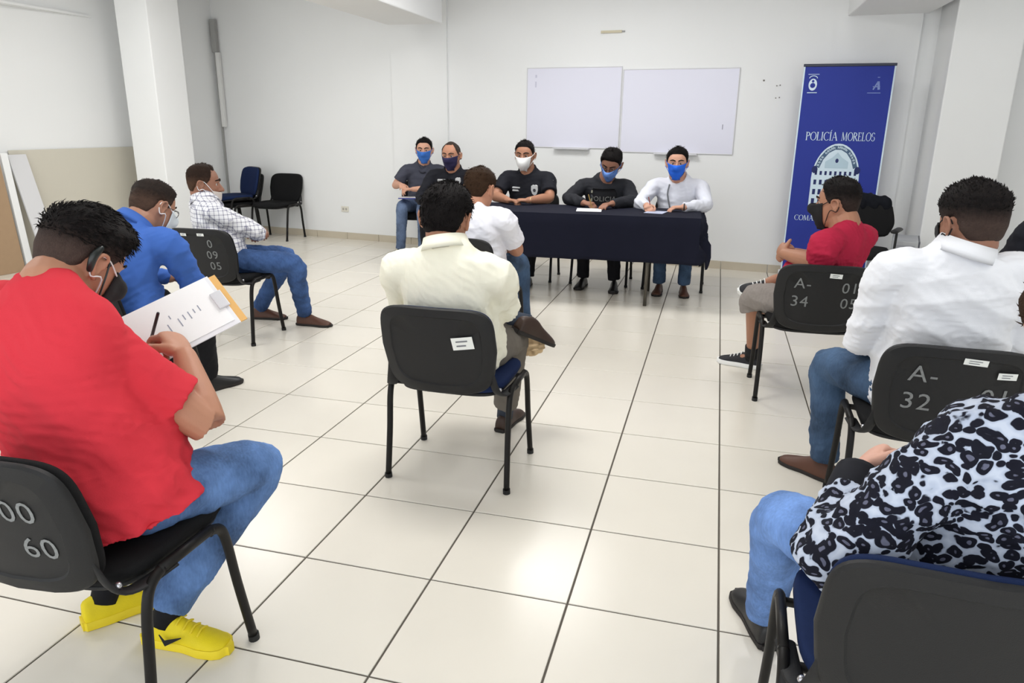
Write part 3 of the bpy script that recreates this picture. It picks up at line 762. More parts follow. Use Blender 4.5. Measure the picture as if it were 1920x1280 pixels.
def hand(mb, w_, d, n, right, curl=.5, thumb=.4, s=1.0, spread=.12):
    w_, d, n = V3(w_), V3(d).normalized(), V3(n); n = (n - d * n.dot(d)).normalized()
    t = d.cross(n) * (1 if right else -1)
    mb.tube([w_ - d * .02, w_ + d * .02 * s, w_ + d * .055 * s, w_ + d * .088 * s], [(.026, .020), (.030 * s, .017 * s), (.039 * s, .016 * s), (.038 * s, .013 * s)], n=14, side=t, sub=2)
    mb.ball(w_ + d * .035 * s + t * .022 * s + n * .008, .017 * s)
    curls = curl if isinstance(curl, (list, tuple)) else [curl] * 4
    for i in range(4):
        p = w_ + d * (.084 - (.006 if i == 3 else 0)) * s + t * (.0295 - i * .0197) * s
        L = (.072, .080, .074, .058)[i] * s; c = curls[i]; a = 0
        dd = (d + t * spread * (.5 - i / 3)).normalized(); pts = [p - dd * .012]
        for fr, ang in ((.46, 62), (.30, 85), (.24, 48)):
            a += math.radians(ang) * c
            q = dd * math.cos(a) + n * math.sin(a); pts.append(pts[-1] + q * (L * fr + (.012 if fr == .46 else 0)))
        mb.tube(pts, [.0092 * s, .0088 * s, .0080 * s, .0070 * s], n=10, sub=2)
    b = w_ + d * .028 * s + t * .026 * s
    d1 = (t * .62 + d * .72 + n * (.15 + .5 * thumb)).normalized(); d2 = (d1 + (-t * .9 + d * .5 + n * .25) * thumb).normalized()
    d3 = (d2 + (-t * .7 + n * .2) * thumb).normalized()
    mb.tube([b, b + d1 * .042 * s, b + d1 * .042 * s + d2 * .03 * s, b + d1 * .042 * s + d2 * .03 * s + d3 * .024 * s], [.0135 * s, .011 * s, .0095 * s, .008 * s], n=10, sub=2)

def shoe(root, O, ankle, d, up, m, sole_m, label=None, style='shoe', flat=True, L=.275, laces=None, name='shoe'):
    d = V3(d).normalized(); up = V3(up); up = (up - d * up.dot(d)).normalized(); sd = d.cross(up); ankle = V3(ankle)
    base = ankle - up * .088 - d * .065     # heel on the sole plane
    if flat: base.z = 0.0
    def P(x, y, z): return base + sd * x + d * y + up * z - O
    wid = ((0, .030), (.06, .036), (.14, .035), (.20, .046), (.24, .043), (.262, .034), (.275, .018)); hts = ((0, .075), (.06, .098), (.11, .090), (.16, .066), (.22, .048), (.262, .034), (.275, .026))
    if style == 'sneaker': hts = ((0, .082), (.06, .108), (.11, .098), (.16, .074), (.22, .056), (.262, .044), (.275, .034))
    k = L / .275
    def itp(tab, y):
        for a, b in zip(tab, tab[1:]):
            if y <= b[0]: t = (y - a[0]) / (b[0] - a[0]); return a[1] + (b[1] - a[1]) * t
        return tab[-1][1]
    st = .030 if style == 'sneaker' else .018
    def ringset(y0, y1, n, f):
        return [f(y0 + (y1 - y0) * i / n) for i in range(n + 1)]
    def up_ring(y):
        w_, h_ = itp(wid, y), itp(hts, y); r = []
        for j in range(18):
            a = 2 * PI * j / 18; c, s = math.cos(a), math.sin(a)
            x = w_ * math.copysign(abs(c) ** .75, c); z = st * .8 + (h_ - st * .8) * (max(0, s) ** .8)
            if s > .3 and y > .03: x *= 1 - .32 * (s - .3) / .7
            r.append(P(x, y * k, z))
        return r
    mb = MB(); mb.rings(ringset(.0, .270, 14, up_ring)); o = mb.build(name, m, root, True, label=label)
    ss = o.modifiers.new('sub', 'SUBSURF'); ss.levels = 1; ss.render_levels = 1
    mb = MB(); bot, top = [], []
    ang = 26; pts = []
    for i in range(ang):
        t = i / (ang - 1); y = -.004 + .284 * (1 - math.cos(PI * t)) / 2; pts.append((itp(wid, max(0, min(.275, y))) * (1.06 if .004 < y < .27 else .75), y))
    outl = [(x, y) for x, y in pts] + [(-x, y) for x, y in reversed(pts)]
    rs = [[P(x * q, y * k if True else 0, z) for x, y in outl] for q, z in ((.95, .0012), (1.0, .006), (1.0, st - .003), (.97, st))]
    mb.rings(rs); so = mb.build('sole', sole_m, o, True, angle=.8)
    # collar opening and laces
    if laces is not None:
        for q in range(4):
            y = .125 + q * .022; h_ = itp(hts, y); mb = MB(); mb.tube([P(-.022, y * k, h_ - .006), P(0, y * k, h_ + .004), P(.022, y * k, h_ - .006)], [.0035] * 3, n=6, sub=2); mb.build('lace', laces, o, True)
    return o

def person(label, H, N, yaw, headc, hyaw, hpitch, hroll, skin, shirt, pants, arms, legs, hs=1.07, yaws=None, fat=1.0, sleeve='long', collar=False,
           hair=None, mask=None, voxel=.005, shoulder=.195, shz=-.070, shoes=None, extras=None, slouch=.03, fold=.010, sleeve_mat=None, shorts=False,
           hem=None, arm_s=1.0, seed=1, leg_s=1.0, eyes=True, group='people seated in the hall'):
    H, N, headc = V3(H), V3(N), V3(headc); O = V3((H.x, H.y, 0))
    root = empty('person', O, 0, label, 'person', group)
    yaws = yaw if yaws is None else yaws
    lat = lambda a: V3((math.cos(DEG(a)), math.sin(DEG(a)), 0)); fwd = lambda a: V3((-math.sin(DEG(a)), math.cos(DEG(a)), 0))
    latH, latS = lat(yaw), lat(yaws)
    mid = (H + N) / 2 - (fwd(yaw) + fwd(yaws)).normalized() * slouch
    def spine(t):
        if t < 0: return H + (mid - H).normalized() * (t * (N - H).length)
        if t > 1: return N + (headc - V3((0, 0, .05)) - N).normalized() * ((t - 1) * (N - H).length)
        return H * (1 - t) ** 2 + (mid * 2 - (H + N) / 2) * (2 * t * (1 - t)) + N * t * t
    def torso(mb, k, t0=-.2, t1=1.06):
        fb_ = 1 + (fat - 1) * 1.0; fu = 1 + (fat - 1) * .5
        prof = [(-.20, .150 * fb_, .115 * fb_, .110), (-.08, .175 * fb_, .135 * fb_, .120), (.1, .180 * fb_, .150 * fb_ * fb_, .112), (.3, .176 * fb_, .150 * fb_ * fb_, .105), (.5, .176 * fu, .130 * fu, .106), (.68, .186 * fu, .118 * fu, .108), (.82, .186 * fu, .100 * fu, .102),
                (.92, .162 * fu, .088, .092), (.99, .115 * fu, .074, .080), (1.06, .076, .066, .068)]
        prof = [p for p in prof if t0 - 1e-6 <= p[0] <= t1 + 1e-6]; rs = []
        P2, R2 = spline([V3((p[0], 0, 0)) for p in prof], [p[1:] for p in prof], 3)
        for q, (hw, f, b) in zip(P2, R2):
            t = q.x; c = spine(t); tg = (spine(t + .03) - spine(t - .03)).normalized()
            tt = min(max(t, 0), 1); la = (latH * (1 - tt) + latS * tt); la = (la - tg * la.dot(tg)).normalized(); fo = tg.cross(la)
            r = []
            for j in range(28):
                a = 2 * PI * j / 28; cc, s = math.cos(a), math.sin(a)
                r.append(c + la * (k * hw * math.copysign(abs(cc) ** .8, cc)) + fo * (k * (f if s > 0 else b) * math.copysign(abs(s) ** .85, s)))
            rs.append(r)
        mb.rings(rs)
    up = V3((0, 0, 1))
    shR = arms.get('shR') or N + latS * shoulder * (1 + (fat - 1) * .4) + up * shz; shL = arms.get('shL') or N - latS * shoulder * (1 + (fat - 1) * .4) + up * shz
    shR, shL = V3(shR), V3(shL)
    hR, hL = H + latH * .092 * fat - up * .01, H - latH * .092 * fat - up * .01
    A = arm_s * (1 + (fat - 1) * .6)
    # ---- head frame
    Rm = Matrix.Rotation(DEG(hyaw), 3, 'Z') @ Matrix.Rotation(DEG(-hpitch), 3, 'X') @ Matrix.Rotation(DEG(hroll), 3, 'Y')
    HW = lambda p: headc + Rm @ V3((p[0] * hs * 1.03, p[1] * hs, p[2] * hs))
    # ---- body (skin)
    mb = MB(); torso(mb, .80, .5)
    nb = HW((0, -.022, -.05))
    nw = 1 + (fat - 1) * .7
    mb.tube([spine(.93), N + (nb - N) * .35 - fwd(yaws) * .004, nb, HW((0, -.02, -.0))], [.070 * nw, .067 * nw, .064 * nw, .060], n=18, sub=3)
    rs = []
    for i in range(24):
        z = -.117 + .234 * (1 - math.cos(PI * i / 23)) / 2; rs.append([HW(head_pt(2 * PI * j / 32, z)) for j in reversed(range(32))])
    mb.rings(rs)
    def tb(pts, rad, **k_): mb.tube([HW(p) for p in pts], rad, **k_)
    tb([(0, .086, .012), (0, .101, -.014), (0, .112, -.032)], [.008, .011, .0135], n=10)          # nose
    for s in (-1, 1):
        mb.ball(HW((.012 * s, .098, -.036)), .0095, n=10, m=8)
        tb([(.012 * s, .089, .022), (.032 * s, .085, .027), (.052 * s, .067, .020)], [.008, .0085, .006], n=8)   # brow
        mb.ball(HW((.045 * s, .066, -.022)), .014, n=10, m=8)                                       # cheek
        # ear: disc, rim and lobe
        E_ = Rm @ Matrix.Rotation(DEG(-22 * s), 3, 'Z')
        mb.ball(HW((.080 * s, -.012, -.008)), (.0075, .017, .029), M=E_, n=14, m=10)
        mb.tube([HW((.084 * s, .006 - .0, -.006)), HW((.090 * s, .002, .020)), HW((.094 * s, -.018, .024)), HW((.094 * s, -.030, .004)), HW((.087 * s, -.016, -.030)), HW((.080 * s, -.004, -.036))], [.0045, .0055, .006, .006, .0065, .006], n=8, sub=3)
    mb.ball(HW((0, .083, -.060)), (.022, .011, .006), M=Rm, n=12, m=8); mb.ball(HW((0, .082, -.072)), (.019, .011, .007), M=Rm, n=12, m=8); mb.ball(HW((0, .074, -.100)), (.02, .014, .014), M=Rm, n=12, m=8)
    for side_, sh in (('R', shR), ('L', shL)):
        a = arms[side_]; el, wr = V3(a['el']), V3(a['wr'])
        inner = spine(.84) + (sh - spine(.84)) * .55
        mb.tube([inner, sh, sh + (el - sh) * .5, el, el + (wr - el) * .28, el + (wr - el) * .7, wr], [.05 * A, .056 * A, .050 * A, .042 * A, .045 * A, .035 * A, .027 * A], n=16, sub=3)
        hd = V3(a.get('hd', tuple(wr - el))); pn = V3(a.get('pn', (0, 0, -1)))
        hand(mb, wr, hd, pn, side_ == 'R', a.get('curl', .45), a.get('thumb', .4), s=a.get('hs', 1.0))
    if shorts:
        for s, hp in (('R', hR), ('L', hL)):
            l = legs[s]; kn, an = V3(l['kn']), V3(l['an'])
            mb.tube([hp, hp + (kn - hp) * .6, kn, kn + (an - kn) * .25, kn + (an - kn) * .65, an, an - up * .0 + V3(l['d']).normalized() * .05 - V3(l.get('up', (0, 0, 1))) * .03], [.07, .062, .056, .057, .042, .034, .03], n=16, sub=3)
    me = remesh(mb, 'body', voxel, 3, O)
    co = get_co(me) + np.array(O); RI = np.array(Rm).T; hc = np.array(headc)
    lc = (co - hc) @ np.array(Rm) / hs; no = get_no(me) @ np.array(Rm)
    for s in (-1, 1):
        d2 = ((lc - np.array((.031 * s, .088, .004))) ** 2 / np.array((.016, .03, .010)) ** 2).sum(1); lc[:, 1] -= .009 * np.exp(-d2)
        d2 = ((lc - np.array((.088 * s, -.010, -.004))) ** 2 / np.array((.012, .010, .014)) ** 2).sum(1); lc[:, 0] -= s * .006 * np.exp(-d2)
    set_co(me, (lc * hs) @ RI + hc - np.array(O))
    body = link('body', me, skin, root, True)
    # ---- eyes and brows
    hm = hair.get('mat') if hair else None
    if eyes:
        M_eye = mat('eye_white', (196, 184, 176), .35, .4); M_iris = mat('iris_brown', (38, 26, 20), .2, .6)
        for s in (-1, 1):
            e = MB().ball(HW((.031 * s, .0715, .003)) - O, .0125, n=14, m=10).build('eye', M_eye, body, True)
            MB().ball(HW((.031 * s, .0785, .003)) - O, (.0075, .0068, .0075), M=Rm, n=12, m=8).build('iris', M_iris, body, True)
            if hm: MB().tube([HW((.012 * s, .0975, .026)) - O, HW((.032 * s, .0945, .034)) - O, HW((.054 * s, .074, .028)) - O], [(.0028, .0045), (.003, .005), (.002, .003)], n=8, side=Rm @ V3((0, 1, 0)), sub=3).build('eyebrow', hm, body, True)
    # ---- hair
    if hair:
        rng = np.random.RandomState(seed); top, sd_, back = hair.get('top', .016), hair.get('side', .007), hair.get('back', .009)
        fz = hair.get('front', .066); mess = hair.get('mess', .004); nape = hair.get('nape', -.068)
        cut = hair.get('bald', 0)
        kx = rng.normal(size=(6, 3)) * 45; kp = rng.uniform(0, 6.28, 6)
        def line(ph):
            q = abs(ph)
            tab = ((0, fz), (.55, fz - .002), (.85, fz - .012 + .02 * cut), (1.05, .040), (1.25, .008), (1.45, -.012), (1.62, .018), (1.80, .020), (2.0, -.022), (2.4, nape + .012), (PI, nape))
            for a, b in zip(tab, tab[1:]):
                if q <= b[0]: t = (q - a[0]) / (b[0] - a[0]); return a[1] + (b[1] - a[1]) * t
            return nape
        def thick(ph, z):
            q = abs(ph); m_ = min(1, max(0, (z - line(ph)) / (.018 + .016 * max(0, math.cos(ph))))); base = sd_ + (back - sd_) * max(0, (q - 1.6) / 1.5)
            tp = min(1, max(0, (z - .02) / .07)); tp = tp * tp * (3 - 2 * tp); fr = 1 + hair.get('quiff', 0) * max(0, math.cos(ph)) * tp
            return -.007 + m_ * (.007 + base + (top - base) * tp * fr)
        NJ, NI = 72, 44; rs = []; fades = []; samp = []
        for i in range(NI):
            z = -.085 + .2022 * (1 - math.cos(PI * (.18 + .82 * i / (NI - 1)))) / 2 + .0 if i < NI - 1 else .117
            r = []
            for j in range(NJ):
                ph = (2 * PI * j / NJ + PI) % (2 * PI) - PI; p0 = head_pt(ph, z); o_ = thick(ph, z)
                nz = sum(math.sin(float(kx[q] @ np.array(p0)) + kp[q]) for q in range(6)) / 3
                o_ += mess * nz * (1 if o_ > .004 else .3) * (1 if z > .03 else .35)
                if z > .100: o_ = o_ + 0
                p = head_out(ph, z, o_); r.append(HW(p) - O)
                f_ = min(1, max(0, (.055 - z) / .05)) * hair.get('fade', 0); fades.append(f_)
                if o_ > .004: samp.append((p, ph, z))
            rs.append(list(reversed(r))); fades[-NJ:] = list(reversed(fades[-NJ:]))
        mb = MB(); mb.rings(rs); me = mb.mesh('hair')
        # strands
        ns = hair.get('strands', 0)
        if ns and samp:
            vs, fs = [], []; sl = hair.get('len', .016); b0 = len(me.vertices)
            tops = [s_ for s_ in samp if s_[2] > hair.get('strand_z', .02)]
            for q in range(ns):
                p, ph, z = tops[rng.randint(len(tops))]
                p = p + V3(rng.normal(size=3)) * .003; nrm = (p - V3((0, -.01, .02))).normalized()
                comb = V3(hair.get('comb', (0, .6, .2))); dr = (nrm * (hair.get('lift', .45) + .25 * rng.rand()) + (comb - nrm * comb.dot(nrm)) * .8 + V3(rng.normal(size=3)) * hair.get('wild', .2)).normalized()
                L_ = sl * (.5 + .8 * rng.rand()); p0 = p - nrm * .004; p1 = p0 + dr * L_ * .55; p2 = p1 + (dr + (comb - nrm * .5) * .5).normalized() * L_ * .5
                s1 = dr.cross(nrm); s1 = s1.normalized() if s1.length > .01 else V3((1, 0, 0)); s2 = dr.cross(s1); wd = .0016
                kk = len(vs)
                for pp, ww in ((p0, wd), (p1, wd * .8)):
                    for a_ in range(3): vs.append(HW(pp + (s1 * math.cos(a_ * 2.1) + s2 * math.sin(a_ * 2.1)) * ww) - O)
                vs.append(HW(p2) - O)
                for a_ in range(3):
                    b_ = (a_ + 1) % 3; fs.append((kk + a_, kk + b_, kk + 3 + b_, kk + 3 + a_)); fs.append((kk + 3 + a_, kk + 3 + b_, kk + 6))
            mb.add(vs, fs); fades += [0.0] * len(vs); bpy.data.meshes.remove(me); me = mb.mesh('hair')
        at = me.attributes.new('fade', 'FLOAT', 'POINT'); at.data.foreach_set('value', fades[:len(me.vertices)])
        link('hair', me, hair['mat'], root, True)
    # ---- face mask
    if mask:
        mm_, kind = mask['mat'], mask.get('kind', 'surgical'); nu, nv = 24, 14; outer, inner = [], []
        ztop, zbot, pw = mask.get('top', -.004), mask.get('bot', -.121), mask.get('w', 1.05)
        for i in range(nv + 1):
            v = i / nv; z = ztop + (zbot - ztop) * v; ro, ri = [], []
            for j in range(nu + 1):
                u = -1 + 2 * j / nu; ph = u * pw; zz = z + .016 * (u * u) * (v - .45) * -1.3
                pt = head_pt(ph, max(-.112, min(.03, zz))); pt.z = zz
                nose = .040 * math.exp(-(u / .30) ** 2) * math.exp(-((z + .028) / .034) ** 2) + (.012 * math.exp(-(u / .5) ** 2))
                if kind == 'plain': nose = .012 * math.exp(-(u / .6) ** 2)
                if kind == 'cup': nose = .040 * math.exp(-(u / .55) ** 2) * math.sin(PI * min(1, max(0, .12 + .88 * v))) ** .8
                pl = .0022 * math.sin(v * PI * 7) * math.exp(-(u / .7) ** 2) if kind == 'surgical' else 0
                d_ = V3((math.sin(ph) * .9, math.cos(ph), 0)); o_ = .006 + nose + pl
                if v > .85: d_ = (d_ + V3((0, 0, -.6 * (v - .85) / .15))).normalized()
                if v > .88: pt = pt + V3((0, -.004, 0))
                ro.append(HW(pt + d_ * o_) - O); ri.append(HW(pt + d_ * (o_ - .003)) - O)
            outer.append(ro); inner.append(ri)
        W_ = nu + 1; vs = [p for r in outer for p in r] + [p for r in inner for p in r]; n0 = W_ * (nv + 1); fs = []
        for i in range(nv):
            for j in range(nu):
                a = i * W_ + j; fs.append((a, a + W_, a + W_ + 1, a + 1)); fs.append((n0 + a, n0 + a + 1, n0 + a + W_ + 1, n0 + a + W_))
        for i in range(nv):
            for j in (0, nu):
                a = i * W_ + j; q = (a, n0 + a, n0 + a + W_, a + W_); fs.append(q if j == 0 else tuple(reversed(q)))
        for j in range(nu):
            for i in (0, nv):
                a = i * W_ + j; q = (a, a + 1, n0 + a + 1, n0 + a); fs.append(q if i == 0 else tuple(reversed(q)))
        mk = MB().add(vs, fs).build('face_mask', mm_, root, True, label=mask.get('label'))
        sm_ = mask.get('strap', mm_)
        for s in (-1, 1):
            j = nu if s > 0 else 0
            for i, ez in ((1, .020), (nv - 2, -.034)):
                p = outer[i][j] + O
                MB().tube([p - O, HW((.0865 * s, .010, ez * .9)) - O, HW((.089 * s, -.022, ez)) - O, HW((.086 * s, -.032, ez * .3)) - O], [.0022] * 4, n=6, sub=4).build('ear_loop', sm_, mk, True)
    # ---- shirt
    mb = MB(); torso(mb, 1.0)
    for side_, sh in (('R', shR), ('L', shL)):
        a = arms[side_]; el, wr = V3(a['el']), V3(a['wr']); inner = spine(.84) + (sh - spine(.84)) * .5
        mb.ball(sh - (el - sh).normalized() * .0, .066 * A)
        sl = a.get('sleeve', sleeve)
        if sl == 'short':
            mb.tube([inner, sh, sh + (el - sh) * .35, sh + (el - sh) * .74], [.075 * A, .072 * A, .070 * A, .074 * A], n=20, cap1='flat', sub=3)
        elif sl == 'elbow':
            mb.tube([inner, sh, sh + (el - sh) * .5, el, el + (wr - el) * .3], [.075 * A, .070 * A, .064 * A, .058 * A, .058 * A], n=20, cap1='flat', sub=3)
        elif sl == 'wide':
            mb.tube([inner, sh, sh + (el - sh) * .5, el, el + (wr - el) * .45, el + (wr - el) * .66], [.074 * A, .068 * A, .068 * A, .068 * A, .064 * A, .057 * A], n=20, cap1='flat', sub=3)
        else:
            mb.tube([inner, sh, sh + (el - sh) * .5, el, el + (wr - el) * .35, el + (wr - el) * .8, el + (wr - el) * .97], [.074 * A, .070 * A, .064 * A, .056 * A, .055 * A, .044 * A, .039 * A], n=20, cap1='flat', sub=3)
    if hem: mb.tube([spine(-.02), spine(-.02) + (spine(-.1) - spine(0)).normalized() * hem], [(.20 * fat, .15 * fat), (.205 * fat, .155 * fat)], n=28, side=latH, cap1='flat')
    me = remesh(mb, 'shirt', max(voxel * 1.6, .0075), 5, O)
    hz = H.z
    folds(me, fold, 26, seed, (1, 1, 1.5), lambda p: np.clip(1.25 - (p[:, 2] - hz) * 1.6, .25, 1.15))
    folds(me, fold * .35, 70, seed + 50, (1, 1, 1.8), lambda p: np.clip(1.25 - (p[:, 2] - hz) * 1.6, .2, 1.15))
    sh_ = link('shirt', me, shirt, root, True)
    for side_ in 'RL':     # under sleeves or cuffs in another colour
        a = arms[side_]
        if 'cuff' in a:
            el, wr = V3(a['el']), V3(a['wr'])
            MB().tube([el + (wr - el) * .45 - O, el + (wr - el) * .8 - O, el + (wr - el) * 1.02 - O], [.050 * A, .046 * A, .040 * A], n=18, cap0='flat', cap1='flat', sub=3).build('under_sleeve', a['cuff'], sh_, True, label='black under sleeve at the wrist')
    if collar:
        cm = collar if not isinstance(collar, bool) else shirt
        ax = (nb - spine(.9)).normalized(); c0 = spine(1.0) - fwd(yaws) * .004; fo = fwd(yaws); fo = (fo - ax * fo.dot(ax)).normalized(); la = fo.cross(ax); n_ = 40
        rs = []
        for rad, hgt in ((.070, .0), (.071, .038), (.077, .042), (.086, .010), (.093, -.010), (.089, -.006), (.076, .010), (.071, -.01)):
            r = []
            for j in range(n_):
                a = 2 * PI * j / n_ + PI / 2; f_ = math.sin(a); fr = max(0, f_)
                rr = rad * nw * (1.0 + .06 * fr); hh = hgt - .045 * fr ** 2 - (.02 * fr ** 8) + .004
                r.append(c0 + la * (rr * math.cos(a)) + fo * (rr * f_ * 1.02) + ax * hh - O)
            rs.append(r)
        mb = MB(); n0 = len(rs)
        vs = [p for r in rs for p in r]; fs = []
        gap = 0
        for i in range(n0):
            for j in range(n_):
                a = i * n_ + j; b = i * n_ + (j + 1) % n_; c = ((i + 1) % n0) * n_ + (j + 1) % n_; d = ((i + 1) % n0) * n_ + j; fs.append((a, b, c, d))
        mb.add(vs, fs); mb.build('collar', cm, sh_, True)
    # ---- trousers
    mb = MB(); G = fat ** .5 * leg_s
    mb.tube([H + up * .09, H + up * .0 + fwd(yaw) * .01, H - up * .03 + fwd(yaw) * .03], [(.150 * fat, .100), (.165 * fat, .108), (.160 * fat, .11)], n=26, side=latH, sub=3)
    for s, hp in (('R', hR), ('L', hL)):
        l = legs[s]; kn, an = V3(l['kn']), V3(l['an'])
        if shorts:
            mb.tube([hp, hp + (kn - hp) * .5, kn + (kn - hp).normalized() * .02, kn + (an - kn) * .16 + (kn - hp).normalized() * .01], [.088 * G, .085 * G, .078 * G, .080 * G], n=22, cap1='flat', sub=3)
        else:
            e_ = an + (kn - an).normalized() * l.get('hem', .0)
            mb.tube([hp, hp + (kn - hp) * .5, kn, kn + (an - kn) * .3, kn + (an - kn) * .7, e_], [.088 * G, .080 * G, .069 * G, .066 * G, .058 * G, .056 * G], n=22, cap1='flat', sub=3)
    me = remesh(mb, 'trousers', max(voxel * 1.6, .0075), 5, O); folds(me, .0065, 26, seed + 9); folds(me, .003, 75, seed + 19)
    link('shorts' if shorts else 'trousers', me, pants, root, True)
    # ---- shoes
    if shoes:
        for s in ('R', 'L'):
            l = legs[s]
            shoe(root, O, l['an'], l['d'], l.get('up', (0, 0, 1)), shoes['mat'], shoes['sole'], shoes.get('label'), shoes.get('style', 'shoe'), l.get('flat', True), laces=shoes.get('laces'))
            if shoes.get('sock'):
                an = V3(l['an']); kn = V3(l['kn']); MB().tube([an - V3(l.get('up', (0, 0, 1))) * .03 - O, an + (kn - an).normalized() * shoes.get('sock_len', .07) - O], [.040, .043], n=16, cap0='flat', cap1='flat').build('sock', shoes['sock'], root, True)
    return root, HW, O, Rm, spine, latS

# materials for people
SK = {k: skin_mat(k, c) for k, c in dict(a=(196, 142, 116), b=(160, 116, 94), c=(184, 132, 106), d=(150, 106, 86), e=(206, 156, 132), f=(220, 170, 150), g=(168, 120, 95)).items()}
HB = hair_mat('hair_black', (20, 17, 17)); HBf = hair_mat('hair_black_faded', (20, 17, 17), (78, 63, 57)); HBr = hair_mat('hair_brown', (52, 36, 24)); HBrf = hair_mat('hair_brown_faded', (40, 28, 22), (96, 70, 54)); HGr = hair_mat('hair_greying', (52, 48, 46))
HSh = hair_mat('hair_shaved_dark', (34, 27, 24), (88, 66, 54))
C_red = mat('red_jersey', (212, 56, 68), .85, .15, bump=.2, bscale=500); C_blue = mat('blue_shirt', (62, 100, 176), .8, .2, bump=.15, bscale=500); C_cream = mat('cream_cotton', (245, 242, 224), .85, .15, bump=.15, bscale=400)
C_white = mat('white_cotton', (233, 234, 239), .8, .2, bump=.12, bscale=400); C_white2 = mat('white_tee', (240, 240, 248), .85, .2); C_pale = mat('pale_shirt', (222, 224, 234), .8, .2)
C_grey = mat('grey_polo', (72, 74, 86), .85, .15, noise=.08, nscale=30); C_black = mat('black_uniform', (28, 29, 36), .8, .2, noise=.06, nscale=30); C_vest = mat('charcoal_jacket', (40, 41, 46), .8, .2, noise=.06, nscale=40)
C_crim = mat('crimson_jersey', (178, 40, 68), .85, .15, bump=.15, bscale=500); C_plaid = plaid_mat(); C_leo = leopard_mat()
J_blue = denim('jeans_blue', (86, 116, 164)); J_mid = denim('jeans_mid', (56, 82, 128)); J_dark = denim('jeans_dark', (58, 78, 104)); J_light = denim('jeans_light', (98, 130, 184)); J_grey = denim('jeans_greyblue', (92, 108, 136))
T_black = mat('trousers_black', (22, 22, 26), .8, .2); T_grey = mat('trousers_grey', (112, 106, 98), .85, .2, noise=.06, nscale=30); T_navy = mat('trousers_navy', (30, 34, 48), .8, .2); S_grey = mat('shorts_grey', (138, 131, 126), .9, .15, noise=.12, nscale=60)
B_brown = mat('brown_leather', (84, 52, 38), .5, .4, noise=.1, nscale=20); B_dbrown = mat('dark_brown_leather', (58, 42, 34), .5, .4, noise=.1, nscale=20); B_black = mat('black_leather', (24, 23, 24), .4, .45); SoleB = mat('sole_dark', (36, 32, 30), .7); SoleW = mat('sole_white', (236, 236, 234), .6)
Y_shoe = mat('yellow_mesh', (226, 204, 30), .6, .3, noise=.08, nscale=40, bump=.2, bscale=300); Y_sole = mat('yellow_foam', (232, 208, 44), .6)
K_blk = mat('mask_black', (24, 24, 26), .85); K_blue = mat('mask_blue', (56, 112, 196), .8); K_lblue = mat('mask_pale_blue', (104, 144, 216), .8); K_brt = mat('mask_bright_blue', (34, 104, 226), .8); K_navy = mat('mask_navy', (40, 36, 72), .85); K_wht = mat('mask_white', (240, 241, 240), .8); W_strap = mat('strap_white', (234, 234, 236), .7)

# --- man in the red shirt writing on a clipboard
P1, HW1, O1, R1, _, _ = person('man in red t-shirt and yellow trainers writing on a clipboard', (-1.60, -2.03, .565), (-1.715, -1.975, 1.055), -4, (-1.725, -1.862, 1.118), -10, 34, 4, SK['c'], C_red, J_blue,
    arms=dict(shR=(-1.585, -2.0, .94), R=dict(el=(-1.395, -1.865, .695), wr=(-1.515, -1.765, .842), hd=(-.123, .074, .066), pn=(-.55, -.10, -.75), curl=[.62, .74, .85, .9], thumb=.8, hs=1.12),
              L=dict(el=(-1.97, -1.86, .74), wr=(-1.89, -1.76, .80), hd=(.25, .2, .2), pn=(.3, -.5, .7), curl=.3)),
    legs=dict(R=dict(kn=(-1.352, -1.715, .505), an=(-1.575, -1.915, .095), d=(1, .05, 0), hem=.03), L=dict(kn=(-1.76, -1.62, .53), an=(-1.82, -1.88, .095), d=(.55, .8, 0), hem=.04)),
    yaws=-8, fat=1.28, sleeve='short', hair=dict(mat=HBf, top=.025, side=.008, back=.009, fade=.75, quiff=.45, mess=.005, strands=3000, len=.020, comb=(.2, .9, -.25), strand_z=.03, lift=.08, wild=.16),
    mask=dict(mat=K_blk, strap=W_strap, label='black cloth mask with white ear loops'), voxel=.004, shoes=dict(mat=Y_shoe, sole=Y_sole, style='sneaker', laces=Y_sole, label='bright yellow running shoe', sock=T_black), seed=3, fold=.013, hem=.08, slouch=.05)
# black earpiece behind the right ear
ep = MB(); ep.tube([HW1((.088, -.030, -.02)) - O1, HW1((.096, -.040, .010)) - O1, HW1((.094, -.030, .035)) - O1], [(.010, .008), (.013, .010), (.009, .007)], n=10, sub=3); ep.build('earpiece', mat('earpiece_black', (22, 28, 28), .3, .5), P1, True)
MB().tube([HW1((.091, .008, .012)) - O1, HW1((.092, .014, -.03)) - O1, HW1((.080, .03, -.10)) - O1], [.0025] * 3, n=6, sub=4).build('earpiece_cable', MATS['earpiece_black'], P1, True)
# dark tick on the outer side of each shoe
for sgn, an in ((1, V3((-1.575, -1.915, 0))),):
    F = Flat(); F.stroke([(.085, .062), (.105, .040), (.16, .066)], [.004, .018, .003])
    F.build('shoe_mark', lambda u, v: (an.x - .065 + u - O1.x, an.y - .0515 + (v - .03) * .20 - O1.y, v), K_blk, P1, 'black tick on the yellow shoe')

